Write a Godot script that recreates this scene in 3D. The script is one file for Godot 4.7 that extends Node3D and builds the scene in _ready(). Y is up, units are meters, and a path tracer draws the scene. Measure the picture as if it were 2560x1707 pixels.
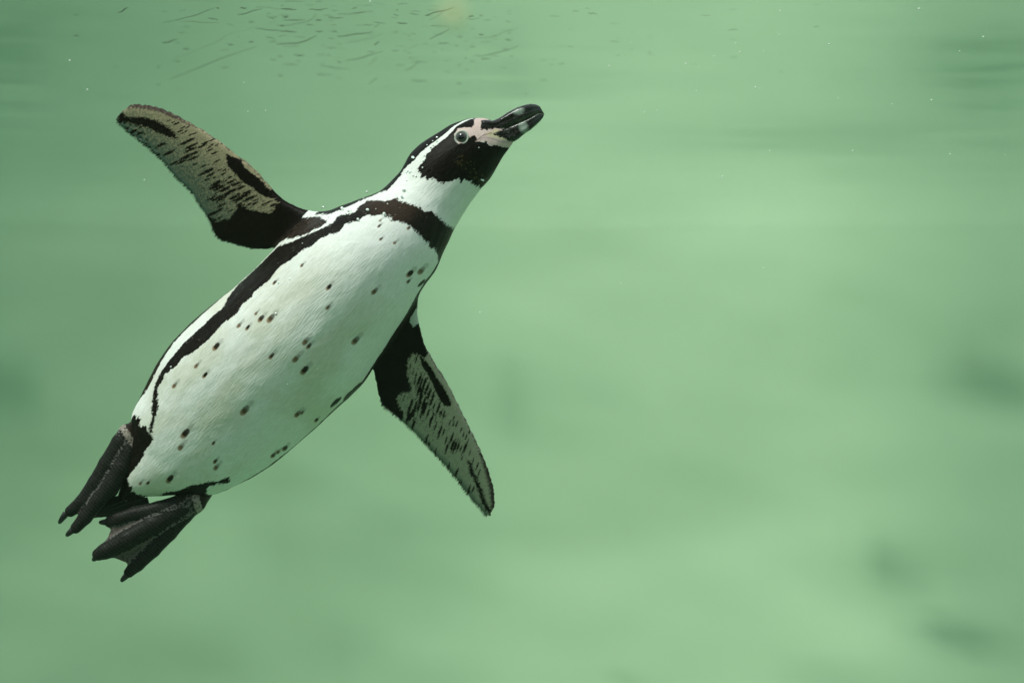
extends Node3D

# Measurements of the bird in millimetres, in its own axes: x across, y from tail to beak, z towards the belly.
const TORSO_CENTRE = [-14, -13.4, -13.1, -13, -12.8, -12.4, -11.7, -10.8, -9.7, -8.7, -7.7, -6.7, -5.6, -4.6, -3.8, -3.6, -3.9, -4.2, -4.2, -4, -3.6, -3.3, -2.9, -2.7, -2.5, -2.2, -2, -1.9, -1.8, -1.8, -1.9, -1.9, -1.9, -1.9, -1.8, -1.7, -1.5, -1.4, -1.2, -1, -0.7, -0.4, 0, 0.3, 0.7, 1.1, 1.4, 1.8, 2.2, 2.7, 3.2, 3.7, 4.2, 4.7, 5.3, 5.9, 6.5, 6.9, 7.4, 7.7, 8, 8.2, 8.2, 8.1, 7.9, 7.6, 7.4, 7.1, 6.8, 6.6, 6.3, 6, 5.8, 5.6, 5.4, 5.3, 5.3, 5.3, 5.3, 5.3, 5.4, 5.5, 5.7, 6, 6.3, 6.7, 7, 7.4, 8, 8.6, 9.3, 10.1, 10.8, 11.5, 12, 12.4, 12.8, 13.1, 13.2, 13, 12.7, 12.1, 11.4, 10.7, 10.1, 9.5, 8.6, 7.8, 7, 6.2, 5.7, 5.5, 5.5, 5.5, 5.7, 6, 6.5, 7.1, 7.6, 7.9, 8.1, 8.2, 8.5, 9, 9.7, 10.7, 12.1, 13.8, 16.2, 19.3, 20]
const TORSO_HALF_WIDTH = [2, 4.9, 6.9, 8.7, 10.9, 13.7, 16.7, 19.7, 22.7, 25.7, 28.6, 31.7, 34.8, 38.1, 41.7, 45.8, 50.1, 53.9, 56.6, 58.4, 59.9, 61.3, 62.5, 63.8, 65.1, 66.5, 67.8, 69.1, 70.2, 71.3, 72.3, 73.3, 74.1, 74.8, 75.4, 76, 76.5, 76.9, 77.3, 77.6, 77.8, 77.9, 78, 78.1, 78.1, 78.1, 78, 78, 77.9, 77.8, 77.7, 77.6, 77.5, 77.4, 77.3, 77.2, 77, 76.8, 76.6, 76.5, 76.3, 76, 75.6, 75.1, 74.6, 74.1, 73.6, 73.3, 72.9, 72.6, 72.2, 71.9, 71.5, 71.1, 70.6, 70, 69.4, 68.7, 68, 67.3, 66.4, 65.5, 64.4, 63.2, 62, 60.7, 59.4, 58, 56.7, 55.4, 54.1, 53, 51.8, 50.5, 48.9, 47.1, 45.2, 43.5, 42.3, 41.3, 40.5, 39.6, 38.8, 38.1, 37.6, 37.4, 37.3, 37.5, 37.7, 37.9, 37.8, 37.5, 37.1, 36.7, 36.2, 35.6, 35, 34.3, 33.6, 32.7, 31.8, 30.7, 29.5, 28.1, 26.7, 25.3, 23.7, 21.7, 18.8, 14.2, 2]
const TORSO_CENTRE_DEPTH = [-6, -5.7, -5.3, -5, -4.6, -4.3, -3.9, -3.5, -3.2, -2.9, -2.6, -2.4, -2.2, -2, -2, -1.9, -1.8, -1.8, -1.7, -1.6, -1.6, -1.5, -1.5, -1.4, -1.4, -1.3, -1.3, -1.2, -1.2, -1.1, -1.1, -1, -1, -0.9, -0.9, -0.8, -0.8, -0.8, -0.7, -0.7, -0.6, -0.6, -0.6, -0.5, -0.5, -0.5, -0.4, -0.4, -0.4, -0.4, -0.3, -0.3, -0.3, -0.3, -0.2, -0.2, -0.2, -0.2, -0.2, -0.2, -0.1, -0.1, -0.1, -0.1, -0.1, -0.1, -0.1, -0.1, -0, 0, 0, 0, 0, 0, 0, 0, 0, 0, 0, 0, -0.1, -0.1, -0.3, -0.4, -0.6, -0.8, -1.1, -1.3, -1.6, -1.9, -2.2, -2.5, -2.8, -3.1, -3.4, -3.7, -4, -4.3, -4.7, -5, -5.5, -5.9, -6.3, -6.7, -7.1, -7.4, -7.7, -7.9, -8, -8, -8, -7.9, -7.8, -7.7, -7.5, -7.4, -7.2, -7, -6.8, -6.6, -6.3, -6.1, -5.8, -5.6, -5.3, -5.1, -4.9, -4.6, -4.4, -4.2, -4]
const TORSO_BELLY_DEPTH = [3, 5, 7.1, 9.1, 11.1, 13.1, 15, 16.8, 18.6, 20.3, 22, 23.7, 25.4, 27.1, 28.9, 30.7, 32.5, 34.4, 36.2, 38.1, 39.9, 41.7, 43.5, 45.2, 46.8, 48.5, 50.1, 51.7, 53.3, 54.8, 56.4, 57.9, 59.4, 60.8, 62.2, 63.6, 65, 66.3, 67.6, 68.9, 70.2, 71.5, 72.7, 73.9, 75.1, 76.2, 77.4, 78.4, 79.5, 80.5, 81.5, 82.6, 83.6, 84.6, 85.6, 86.6, 87.5, 88.4, 89.1, 89.9, 90.5, 91, 91.5, 91.9, 92.4, 92.8, 93.3, 93.6, 94, 94.3, 94.6, 94.8, 94.9, 95, 95, 94.8, 94.4, 94, 93.3, 92.6, 91.8, 90.8, 89.9, 88.8, 87.8, 86.7, 85.4, 83.8, 82, 80, 77.9, 75.7, 73.4, 71.1, 68.9, 66.4, 63.7, 61, 58.4, 55.8, 53.4, 51, 48.5, 46.1, 43.9, 42.2, 41, 40.2, 39.6, 39, 38.6, 38.1, 37.7, 37.2, 36.8, 36.3, 35.9, 35.5, 35, 34.4, 33.6, 32.4, 30.9, 29, 26.3, 22.8, 19.4, 16, 13.3, 10, 5]
const TORSO_BACK_DEPTH = [3, 4.8, 6.5, 8.3, 10, 11.9, 14, 16.3, 19, 21.8, 24.7, 27.6, 30.4, 32.9, 35.1, 37.2, 39.2, 41.2, 43.1, 44.9, 46.6, 48.3, 49.8, 51.3, 52.7, 54, 55.3, 56.6, 57.9, 59.1, 60.3, 61.4, 62.5, 63.5, 64.5, 65.4, 66.2, 67, 67.7, 68.3, 68.9, 69.5, 70.1, 70.7, 71.3, 71.8, 72.4, 72.9, 73.4, 73.9, 74.4, 74.9, 75.3, 75.7, 76.1, 76.5, 76.8, 77.1, 77.3, 77.5, 77.7, 77.9, 77.9, 78, 78, 77.9, 77.8, 77.7, 77.5, 77.2, 76.9, 76.6, 76.3, 75.9, 75.4, 74.9, 74.4, 73.9, 73.4, 72.8, 72.2, 71.6, 71, 70.3, 69.6, 68.7, 67.6, 66.3, 64.8, 63.3, 61.6, 59.9, 58.2, 56.5, 54.9, 53.4, 52, 50.6, 49.2, 47.7, 46.2, 44.8, 43.5, 42.3, 41.3, 40.5, 40, 39.7, 39.5, 39.3, 39.1, 39, 38.9, 38.7, 38.5, 38.3, 38, 37.6, 37, 36.2, 35.2, 34, 32.1, 29.3, 26, 22.8, 19.8, 16.9, 13.7, 9.9, 5]
const LEFT_ROOT = Vector3(-78.7365, 249.8168, -2.0000)
const LEFT_ALONG = Vector3(-0.9688, -0.1518, -0.1961)
const LEFT_ACROSS = Vector3(-0.2169, 0.9019, 0.3734)
const LEFT_LENGTH = 205.6
const LEFT_LEADING = [28.4, 28.4, 28.4, 28.4, 28.4, 28, 26.8, 25.8, 25.1, 24.4, 23.9, 23.6, 23.3, 23.7, 24.1, 25, 26.5, 28, 29, 30.1, 31.1, 32, 32.8, 33.7, 34.5, 34.6, 34.7, 34.8, 35, 35.4, 35.7, 36.1, 36.3, 36.4, 36.6, 36.6, 36.6, 36.6, 36.6, 36.2, 35.9, 35.6, 35.2, 34.7, 34.2, 33.8, 33.3, 32.9, 32.4, 31.7, 31.1, 30.1, 28.8, 27.5, 25.9, 24, 22.1, 19.8, 17.5, 14.5, 11, -2, -9.3]
const LEFT_TRAILING = [-12.4, -12.4, -12.4, -12.4, -12.4, -12.4, -12.4, -12.4, -14.8, -21.5, -28.1, -31.5, -34.3, -36.7, -38.9, -40.3, -41.8, -43.2, -44.4, -45.7, -47.1, -48.4, -49.8, -49.1, -47.4, -44.3, -41.3, -38.8, -36.4, -34.6, -33.1, -31.6, -29.8, -27.6, -25.8, -25.1, -24.4, -23.6, -23.2, -22.7, -22.3, -21.1, -19.7, -18.3, -17.1, -16.4, -15.8, -15.2, -14.7, -14.3, -13.9, -13.7, -13.6, -13.6, -13.4, -13.2, -13, -12.8, -12.5, -12.3, -12, -11, -10.6]
const RIGHT_ROOT = Vector3(85.1972, 232.0565, -22.0000)
const RIGHT_ALONG = Vector3(0.9459, -0.3017, -0.1191)
const RIGHT_ACROSS = Vector3(0.3211, 0.9230, 0.2119)
const RIGHT_LENGTH = 190.6
const RIGHT_LEADING = [43.7, 43.7, 43.7, 42.9, 40.5, 38.7, 37.3, 36, 34.8, 33.7, 32.5, 31.3, 30.1, 30.3, 30.4, 30.4, 30.2, 30.1, 30.3, 30.5, 30.8, 31, 30.9, 30.9, 30.8, 30.5, 30.2, 29.9, 29.6, 29.3, 29, 28.7, 28.4, 28.1, 27.8, 27.5, 27.2, 26.9, 26.6, 26.2, 25.8, 25.2, 24.6, 24, 23.4, 22.7, 22, 21.3, 20.5, 19.4, 18.2, 17.1, 15.5, 13.7, 11.8, 9.5, 6.7, 0.9, -4.2]
const RIGHT_TRAILING = [-20.4, -20.4, -20.4, -20.4, -20.4, -20.4, -20.4, -20.4, -20.4, -20.4, -23.1, -25.9, -27.7, -29.4, -30.9, -32.4, -33.8, -35.2, -36.1, -37, -37.8, -36.2, -34.5, -32.9, -31.3, -29.7, -28.2, -26.9, -25.7, -24.5, -23.5, -22.4, -21.6, -20.9, -20.2, -19.4, -18.5, -17.5, -16.4, -15.6, -14.9, -14.2, -13.6, -13.1, -12.7, -12.2, -11.8, -11.4, -11, -10.6, -10.2, -9.6, -9, -8.3, -7.7, -7.2, -6.6, -5.8, -5.4]
const CHEST_BAND = [-63.1, 231.8, -61.7, 235.4, -52.1, 249.5, -45.4, 264.3, -39.9, 277, -36.2, 285.7, -38.8, 293.1, -34.3, 299.8, -28.3, 306.4, -30.3, 313.2, -29.1, 320, -29.3, 322.7, -22.1, 329.6, -14.2, 335.8, -9.8, 342.4, -1.2, 346.1, 3.7, 347.9, 10.6, 351.7, 19.5, 352, 22.8, 356.7, 28.8, 357.2, 36.1, 357.6, 42.5, 357.5, 47.9, 359.6, 52.6, 363, 58.2, 348, 62.3, 329, 62.1, 323.4, 56.6, 328.2, 50.8, 332.9, 46.4, 331, 40.6, 331.9, 32.1, 332.9, 25.5, 331.8, 20.8, 332.7, 15.4, 331.6, 7.9, 328.5, 3.1, 324, -0.4, 326.2, -6.7, 324.5, -10.2, 318.5, -18, 312.7, -19.4, 308.7, -20, 302.7, -26.5, 294.2, -25.7, 286.8, -25.3, 281.1, -30.1, 277.5, -33.9, 267.6, -35.7, 255.5, -39.7, 246.8, -40.8, 236.7, -42.8, 228.6, -45.4, 222.5, -44.5, 213.3, -44, 208.5, -45.3, 198.3, -47.3, 187.4, -45.3, 182.7, -48.1, 172.4, -45.4, 165.7, -46.7, 155.5, -49.4, 146.6, -49.1, 137.7, -49.1, 126, -50.4, 117, -52.7, 104.5, -57.1, 95.2, -56.2, 86.8, -57.6, 79, -59.7, 71.7, -57.3, 64.6, -56.5, 57.5, -49.4, 49.5, -43.1, 43.6, -38.8, 34.3, -35.4, 28.1, -38.8, 36, -35.7, 28.5, -31.5, 22.8, -31.5, 20.7, -34, 20.4, -37.5, 23.2, -39.8, 28.9, -43.1, 34.5, -35.5, 22.7, -38.6, 27.7, -42.3, 34.9, -47.5, 38, -53.1, 46.1, -58.4, 52.9, -62.2, 61.3, -64.5, 69.9, -65.7, 81.9, -66.1, 96, -66.1, 107.9, -64.5, 121.1, -63.1, 132.9, -62.5, 145.2, -60.5, 156.2, -64.4, 166, -67.8, 179.3, -65.2, 201.4]
const NAPE = [1, 461.2, -5.7, 457.6, -12.3, 451.6, -20.8, 438.9, -28.8, 414.7, -33.5, 392.5, -34, 382, -30, 366.6, -29.6, 349.8, -32.2, 335.2, -36.6, 323.4, -42.3, 312.1, -58, 285.7, -63.7, 283.1, -65.2, 278.4, -67.1, 276.6, -71.9, 274.6, -75.4, 273.8, -76.2, 270.7, -70.7, 273.3, -65.6, 275.6, -60.8, 278.2, -56.5, 280.6, -53.4, 284.2, -48.7, 287.4, -45.9, 291.2, -43.9, 295.4, -41.1, 300.2, -39.3, 305.7, -35.6, 315.4, -26.6, 337.3, -22.1, 343.7, -22.9, 355, -23.3, 363.9, -25.4, 369.3, -23.8, 377.6, -23.1, 383.5, -23.9, 390.9, -22.5, 398, -21.1, 407.3, -19.2, 416.1, -18.5, 424, -17.8, 431.9, -15.2, 441.9, -11.6, 448.8, -8.6, 452.1]
const FACE_MASK = [-7.2, 452.9, -8.1, 450.4, -5.8, 448.3, -4.1, 446.8, -3.7, 443, -6, 440.3, -8.6, 437.9, -12.8, 432.6, -11.9, 429.4, -11.1, 425.7, -8.6, 423.6, -4.3, 421.9, -0.3, 422.8, 1.8, 427.9, 1.9, 431.8, 2.2, 433.8, 2.3, 436.6, 4.1, 438.6, 6.5, 438.3, 7.9, 437.4, 8.4, 434, 10.5, 436.3, 12.8, 438.3, 16.4, 441.9, 18.3, 441, 22.1, 442, 24.1, 445, 28.8, 448.5, 30.7, 448.8, 33.3, 452.2, 35.5, 452.2, 38.4, 455.5, 39.2, 455.5, 39, 439.4, 44.6, 415.6, 44.3, 408.3, 41.3, 408.3, 40.9, 405.6, 38.2, 406.5, 37.6, 402.8, 34.8, 403.8, 30.9, 403.8, 29.3, 401.3, 24.8, 400.8, 24.8, 395.4, 20.7, 398.9, 19.1, 395.3, 17.3, 389.7, 14.7, 387.2, 12.5, 383.1, 7.3, 381.3, 2.1, 380.5, -1.2, 375.5, -3.8, 377.2, -6.3, 372.4, -8.1, 376.4, -11.8, 377.1, -15.5, 378.9, -15.3, 383, -16.1, 389.3, -17.6, 394, -17.8, 401.9, -16.5, 410.1, -15.1, 419.4, -14.9, 426.8, -15.5, 433.7, -12.3, 444.2, -10.2, 449.5]
const BARE_FACE = [-7.2, 452.9, -4.3, 457.7, 0.3, 459.7, 3.8, 460.1, 5.7, 461.4, 8.4, 464.9, 20, 464, 30.7, 463.9, 34.6, 459.6, 34.2, 456, 35.3, 452.4, 33.3, 452.2, 30.7, 448.8, 28.8, 448.5, 24.1, 445, 22.1, 442, 18.3, 441, 16.4, 441.9, 12.8, 438.3, 10.5, 436.3, 8.4, 434, 7.9, 437.4, 6.5, 438.3, 4.1, 438.6, 2.3, 436.6, 2.2, 433.8, 1.8, 427.9, -0.3, 422.8, -4.3, 421.9, -8.6, 423.6, -11.1, 425.7, -11.9, 429.4, -12.8, 432.6, -8.6, 437.9, -6, 440.3, -3.7, 443, -4.1, 446.8, -5.8, 448.3, -8.1, 450.4]
const GAPE_LINE = [9.3, 432.1, 8.7, 438.2, 9.3, 442.2, 10.4, 445.6, 12, 448.4, 13.5, 451.3]
const CHIN_FOLD = [10.4, 438.7, 11.7, 442.9, 15, 446.2, 18.9, 448.4, 24.3, 450.5, 28.9, 454.2, 31.9, 458.5]
const BEAK_ROOT_DARK = [1.3, 449, 0.1, 450.8, -0.5, 453.2, 0, 457.2, 2.3, 457.1, 4, 457, 4.8, 459, 5.5, 462.2, 8.6, 470.5, 22.7, 472.6, 16.1, 465.2, 13.6, 459.3, 11.7, 455.6, 9.2, 452.6, 8.2, 450.2, 6.3, 449.4, 4.5, 446.2, 3.8, 447.8]
const BEAK_ROOT_LOWER = [15.6, 452, 17, 456.8, 20, 464, 28, 466.8, 35.2, 464.8, 31.9, 458.5, 27.9, 457, 23.8, 455.1, 20.1, 453.4, 17.2, 451.9]
const GAPE_YELLOW = [10.3, 447.3, 10.3, 450.2, 12.8, 452.1, 12.5, 454.7, 14.5, 458.4, 24.1, 459.4, 29.5, 459.3, 27, 455.1, 22.7, 452.3, 17.5, 449.3, 13.8, 446.4, 12.3, 446.3]
const SHOULDER_DARK = [-140.4, 263.6, -111.9, 271.7, -95, 270.3, -79.5, 273.1, -71.3, 274.6, -71, 273.6, -69.8, 272.9, -69.9, 269.8, -67.4, 270.3, -64.6, 268.6, -61.4, 272.2, -58, 276.5, -52.5, 281.3, -48.3, 281.5, -43.4, 283.6, -41.5, 281.5, -42.5, 277, -44.6, 272.1, -46.4, 268.8, -47.1, 264, -49, 260, -53.6, 253.3, -56.2, 249.1, -61.4, 244.9, -65.7, 238.3, -67, 222.7, -80.4, 204.5, -107.9, 221.4]
const LEFT_CUFF = [-61.6, -3.7, -58.7, 0.7, -56.3, 3.8, -57.2, 12.4, -57.6, 19.5, -56, 22, -52.3, 17.8, -52.6, 23.6, -48.6, 23.1, -46.9, 17.7, -44.1, 17.8, -40.8, 22.7, -36.4, 19.9, -32.8, 19, -26.8, 19.5, -26.3, 14.7, -25.7, 10.8, -25.5, 3, -23.4, 0.6, -22.4, -9.9, -22.1, -23, -21.8, -29.9, -16, -33.2, -11.8, -31.8, -10.8, -36.3, -0.1, -32.9, 4.4, -29.9, -3.8, -43, -15.3, -58.6, -43.8, -37.1]
const RIGHT_CUFF = [5.7, -30.4, 13.5, -20.6, 13.7, -16.4, 18, -10.1, 24, -3.1, 27.6, 5.3, 34.7, 15, 39, 22.9, 44.7, 27.6, 48.1, 35.2, 51.1, 39.5, 53.8, 35.6, 51.5, 30.4, 46.9, 27.7, 44.7, 22.3, 42.4, 19.2, 42.1, 16.3, 43.6, 12.9, 46.9, 10.4, 47.6, 5.9, 48.6, -1.9, 52.3, -18.5, 33.3, -36, 13.1, -32.8]
const BELLY_SPOTS = [-29.2, 238.3, 0.7, 8.2, 305.8, 0.8, 19.7, 312.2, 0.8, -1.8, 313.7, 0.6, 19.2, 331.3, 0.6, -4.8, 318.4, 0.5, 3.9, 240.7, 1.2, 15.8, 226.4, 1.1, 36.9, 266.3, 1.1, 48.9, 300.3, 1, 54.2, 309.6, 1.1, 52.6, 293.7, 0.8, -38, 208.7, 1, -31.1, 176.3, 0.8, -24.1, 176, 1, -17.2, 182.8, 1.2, -35.8, 157.1, 1, -28, 160.9, 1.1, -47.6, 164.8, 0.9, -47.8, 159, 0.8, -38.8, 127.3, 1.1, 21.5, 189.1, 1.2, 26.5, 187.6, 1.2, 6.8, 157, 1.3, 25.3, 171.1, 1.3, 38.1, 167.9, 1.2, 54.2, 220, 1.2, -40.9, 101, 1.1, -28.7, 100, 1.3, -44.9, 72.1, 1.1, 21.3, 101.5, 1.4, -6.7, 45.6, 1.4, -1.5, 32.8, 1.3, 19.3, 56.6, 0.9, 31.6, 43.9, 1, 35.9, 40.3, 1, 10.1, 0.7, 1.2, 59.7, 131, 1.1, 61.9, 134.6, 0.9, 75.7, 136.2, 0.9, 69.1, 89.5, 0.8, 67.7, 83.8, 0.8, 71.4, 96, 0.9, -8.7, -22.7, 0.9, -3.3, -17.6, 0.9]
const FLANK_DASHES = [77.5, 159.9, 1.2, 78.5, 163.6, 1, 82.1, 173.3, 1.4, 83.3, 182.8, 1.6, 82.8, 177.3, 1.2, 58.6, 332.4, 1, 61.6, 300, 1]
const LEFT_DARK_ROOT = [74.1, -41.2, 68.2, -35, 61.3, -33.6, 56.3, -33.3, 52.4, -26, 47.7, -25.4, 46.6, -17.5, 45.2, -10.6, 47.5, -6.2, 44.1, -2.8, 38.5, -4, 31.5, -3, 21.2, 1.2, 13.2, 5.1, 10, 8.4, 11.8, 14.3, 9, 18.4, 14.5, 19.6, 21.5, 21.1, 27.1, 24.6, 18.2, 26.7, 1.1, 29.3, -49.2, 49.6, -77, -3.3, 44, -82]
const LEFT_BAR = [80.6, 30.6, 73.5, 31.6, 64.5, 33.8, 57.4, 30, 48, 28.9, 37.7, 28.4, 28.9, 25.8, 17.8, 23.5, 7.6, 22.9, 15.9, 19.9, 24.3, 16.9, 31.3, 16, 39.7, 17.7, 49.1, 16.5, 57.6, 18.1, 66.1, 19.8, 73.1, 21.2, 77.4, 25.6]
const LEFT_TIP_BAR = [204.5, -2.1, 201.3, 2.3, 197.4, 0.1, 190.3, 2.3, 183.6, 7.7, 170.6, 14.1, 158.9, 17.4, 145.8, 18.1, 132.7, 14.6, 139.6, 11.4, 151, 7.7, 163.4, 5.7, 176.2, 1.7, 191.1, -4, 202.5, -9.7]
const LEFT_MARKS = [150.6, 24.5, 0.9, 145.9, 25.7, 0.9, 142.2, 26.3, 1.3, 133.9, 26.8, 1.2, 129.6, 30.1, 0.9, 129.3, 25.6, 0.9, 134.7, 22.2, 1.3, 131.8, 21.6, 0.9, 123.2, 25.3, 0.9, 120.4, 21.2, 1.8, 120, 29.1, 0.9, 125.4, 14.5, 1.9, 117.9, 15.2, 1.8, 116.5, 12.5, 2.2, 113.4, 21.6, 0.9, 105.5, 27.7, 1.3, 100.4, 33.9, 1.3, 98.5, 29.2, 0.9, 93.7, 32.3, 0.9, 106.8, 22.8, 1.5, 99.8, 25.5, 0.9, 97.7, 23.9, 1.3, 92.4, 23.7, 1.4, 85.5, 19, 1.3, 111.7, 10.9, 2, 117.1, 3.8, 2.6, 109.6, 6.9, 2, 105, 3.2, 1.2, 119.7, -3.8, 1.8, 126.2, -9.1, 1.6, 96.3, 6.4, 1.2, 147.3, -1.8, 2, 135.8, -3.4, 2.3, 182.6, -9.5, 2.2, 174.5, -6.7, 1.7, 175, 1.9, 1.2, 162.9, -10.6, 1.2, 146.7, -13.3, 1.2, 89.4, 5.6, 2.2, 93.1, 0.2, 1.7, 85.6, 3.2, 1.6, 80.6, 3.5, 0.9, 86.4, -2.6, 1.4, 79, 12.8, 0.9, 74.4, 16.3, 0.9, 73.5, 12.1, 0.9, 66.2, 12.7, 1.3, 68.4, 7.1, 0.9, 62.4, 10.4, 1.7, 57.4, 10.6, 2, 51.1, 10.5, 1.7, 75.8, -0.6, 2.2, 75.4, -3.9, 2.2, 71.1, -2.3, 2.2, 65.6, -0.6, 2.2, 58.7, 0.9, 2.4, 61.4, -3.8, 2, 67.4, -11.8, 2.3, 64.1, -10.9, 2, 73.9, -16.6, 1.6, 52.6, -1.1, 2.2, 46.4, 1.6, 2.6, 43.1, 9.7, 2, 38.4, 5.6, 2.3, 43.8, 6.3, 2, 35.3, 9.3, 1.2, 31.4, 8.9, 1.2, 30.9, 5.6, 1.2, 35.2, 1.7, 1.2, 61.3, -16.2, 1.6, 62.4, -24.1, 2, 66, -29.4, 2.4, 23, 9.5, 0.9, 18.3, 14.9, 1.4, 13.2, 14.6, 1.5, 188.6, -8.6, 1.2, 198.7, -7.9, 1.5]
const RIGHT_DARK_ROOT = [16.6, 30.2, 19.6, 23.4, 11.1, 20, 9.6, 14.1, 12, 9.3, 24.6, 1.5, 33.5, -0.9, 40, -1.4, 40.8, -6.1, 37.9, -14.6, 41, -21.5, 48.8, -22.7, 56, -21.9, 64.4, -28.6, 55.5, -38.7, 15.5, -40.5, -60.6, 4.7, -37, 48.2, 5.1, 33.6]
const RIGHT_BAR = [15, 21, 21.6, 23.9, 30.7, 25.3, 45.1, 25.3, 58.2, 26, 68, 25.3, 73.3, 22.6, 69.7, 17.5, 59.8, 16.6, 48.8, 18, 35.7, 18.9, 25.3, 18.3]
const RIGHT_TIP_BAR = [127.7, 8.6, 130.4, 10.3, 143, 7.9, 149.7, 7.4, 162.7, 5.5, 173.5, 2.5, 183.9, 2.3, 189.3, -0.9, 183.2, -2.4, 173, -1.5, 162, 0.9, 149.6, 4, 140.9, 4.1]
const RIGHT_MARKS = [19.1, 8.4, 0.9, 26.1, 7.4, 0.9, 31.1, 7.3, 0.9, 35.2, 4, 0.9, 35.4, 9, 1.8, 39.9, 8, 2, 41.3, 10.6, 2, 43.1, 4.4, 2.2, 46.7, 4.8, 2.2, 46.6, 10.9, 1.8, 51.8, 11.1, 1.8, 58, 10, 2, 51.5, 1.2, 2.2, 57.4, 1.1, 2.2, 57.2, -3.9, 2, 62, 0, 2, 63.8, -4.4, 2, 64.2, 8.9, 1.4, 69.2, 10.2, 1.8, 74.7, 9.4, 0.9, 77.1, 12.3, 1.3, 78.5, 13.2, 0.9, 68.8, -1.5, 1.6, 55.3, -13.8, 2.4, 62.4, -16.4, 2, 63.3, -21.2, 2.2, 72.2, -20.5, 2, 75.7, -1.3, 2, 77.2, 2.9, 0.9, 83, -0.6, 1.4, 90.6, -0.8, 1.9, 93, 2, 1.4, 100.2, 1.1, 1.2, 102, 6, 1.6, 107.1, -2.1, 1.8, 107.9, 4.2, 2, 110.3, 5.3, 2, 111.7, 7.9, 1.6, 114.4, 9.7, 1.2, 115.2, 14.3, 1.8, 84.9, 18.7, 0.9, 87, 13.2, 0.9, 89.4, 16, 0.9, 92.4, 16.8, 0.9, 90.5, 19.6, 0.9, 98.7, 18.9, 0.9, 103.7, 18.5, 0.9, 107, 19.9, 0.9, 104.5, 24.8, 0.9, 92.4, -18.1, 1.8, 98, -18.9, 1.5, 107.7, -17, 1.7, 126.5, -12.8, 1.6, 134.9, -8.5, 1.8, 146.3, -10.2, 1.2, 156.1, -6.7, 1.8, 156.9, -2, 1.3, 120, 7.2, 0.9, 123.9, 4.9, 0.9, 122.5, 15, 0.9, 131.8, 12.9, 0.9, 137.8, 14.4, 1.3, 145.1, 11.8, 1.2, 60, -11.5, 2, 16.1, 17, 1.4, 56.4, -8.6, 1.6]
const RIGHT_WHITE_MARK = [-18.7, 29.8, -22.1, 32.7, -25.4, 38.9, -28.2, 43, -13.3, 36.8, -12.5, 30.4]
const LEFT_FOOT_OUTER_TOE = [-49.5, 8.2, -14, 8, -50.5, 0.7, -2, 9.8, -50, -9.9, 0, 9, -45.9, -33.4, 1, 8.2, -41.8, -54.3, 2, 7.4, -39, -76.5, 2, 6.6, -41.3, -91.3, 0, 5.6]
const LEFT_FOOT_MIDDLE_TOE = [-48.4, 8.3, -16, 8, -45.6, 0.3, -3, 9.4, -38.2, -11.8, 2, 8.8, -32.8, -27.5, 5, 8.4, -29, -46.3, 6, 7.9, -27.8, -65.9, 6, 7.2, -26.3, -85.4, 5, 6.6, -26.3, -99.2, 4, 5.4]
const LEFT_FOOT_INNER_TOE = [-48, 7.1, -16, 8, -42.6, -1.9, -6, 8, -31.4, -27.3, -10, 6.5, -26, -51.5, -13, 5.6, -25.3, -70.2, -14, 5.2, -25.2, -77.4, -14, 4.6]
const RIGHT_FOOT_OUTER_TOE = [39.1, 7.4, -15, 8, 39.5, -2.4, -3, 10, 32.2, -14.1, 0, 8.8, 20.2, -32, 2, 7.6, 6.8, -50.6, 2, 7.2, -2.2, -65.3, 2, 6.8, -6.3, -73.3, 1, 5.4]
const RIGHT_FOOT_MIDDLE_TOE = [39.3, 7.2, -15, 8, 40.5, -4.4, -3, 10, 36.7, -17.2, 0, 9.5, 26.3, -47, 4, 9.2, 17.6, -74, 5, 8.8, 9.5, -96.8, 4, 7.6, 6.8, -103.4, 2, 6.2]
const RIGHT_FOOT_INNER_TOE = [39.7, 6.7, -15, 8, 40.6, -5.6, -4, 9.6, 41.4, -20.4, -3, 8.8, 42.1, -43, -3, 8.4, 41.8, -65.8, -4, 7.8, 40.4, -86.4, -5, 7, 39.9, -97.9, -6, 5.2]
const CLAWS = [-43.2, -95.9, -41.8, -108.7, -2, -27.1, -101.4, -28.1, -111.6, 4, -23.5, -77.5, -25.5, -85, -14, -7.2, -74, -14, -80.9, 1, 7.5, -104.7, 6.6, -112, 2, 40.2, -99.5, 40, -110.2, -6]
const TAIL = [3.4, -34.2, -25.8, -85, 2.5, -35, -21.6, -80.8, 1.2, -35.4, -16.2, -76.2, -0.9, -36.6, -13.7, -73.6, -7, -40.5, -24.8, -80.9, -10.9, -43.3, -28.1, -79, 6.3, -33.9, -12.8, -65.9]
const BEAK_BASE = Vector2(12.76, 454.34)
const BEAK_AXIS = Vector2(0.4807, 0.8769)
const BEAK_UP = Vector2(-0.8769, 0.4807)
const BEAK_ALONG = [-14, -11.3, -8.5, -5.8, -3.1, -0.3, 2.4, 5.2, 7.9, 10.6, 13.4, 16.1, 18.8, 21.6, 24.3, 27.1, 29.8, 32.5, 35.3, 38, 39.8, 41.6, 43.1, 44.6, 45.9, 47.1, 48.2, 49.2, 50, 50.7, 51.3, 51.7, 52, 52.2, 52.3]
const BEAK_TOP = [15, 15, 15, 14.3, 13.1, 11.7, 10.2, 9.9, 10.2, 10.5, 11.2, 11.9, 12.6, 13.2, 13.6, 14.1, 14.5, 14.4, 14.3, 14.2, 14, 13.7, 13.5, 12.8, 12.2, 11.6, 10.9, 10, 9.1, 8.4, 5.7, 3.6, 2.2, 1.3, 1]
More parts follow.
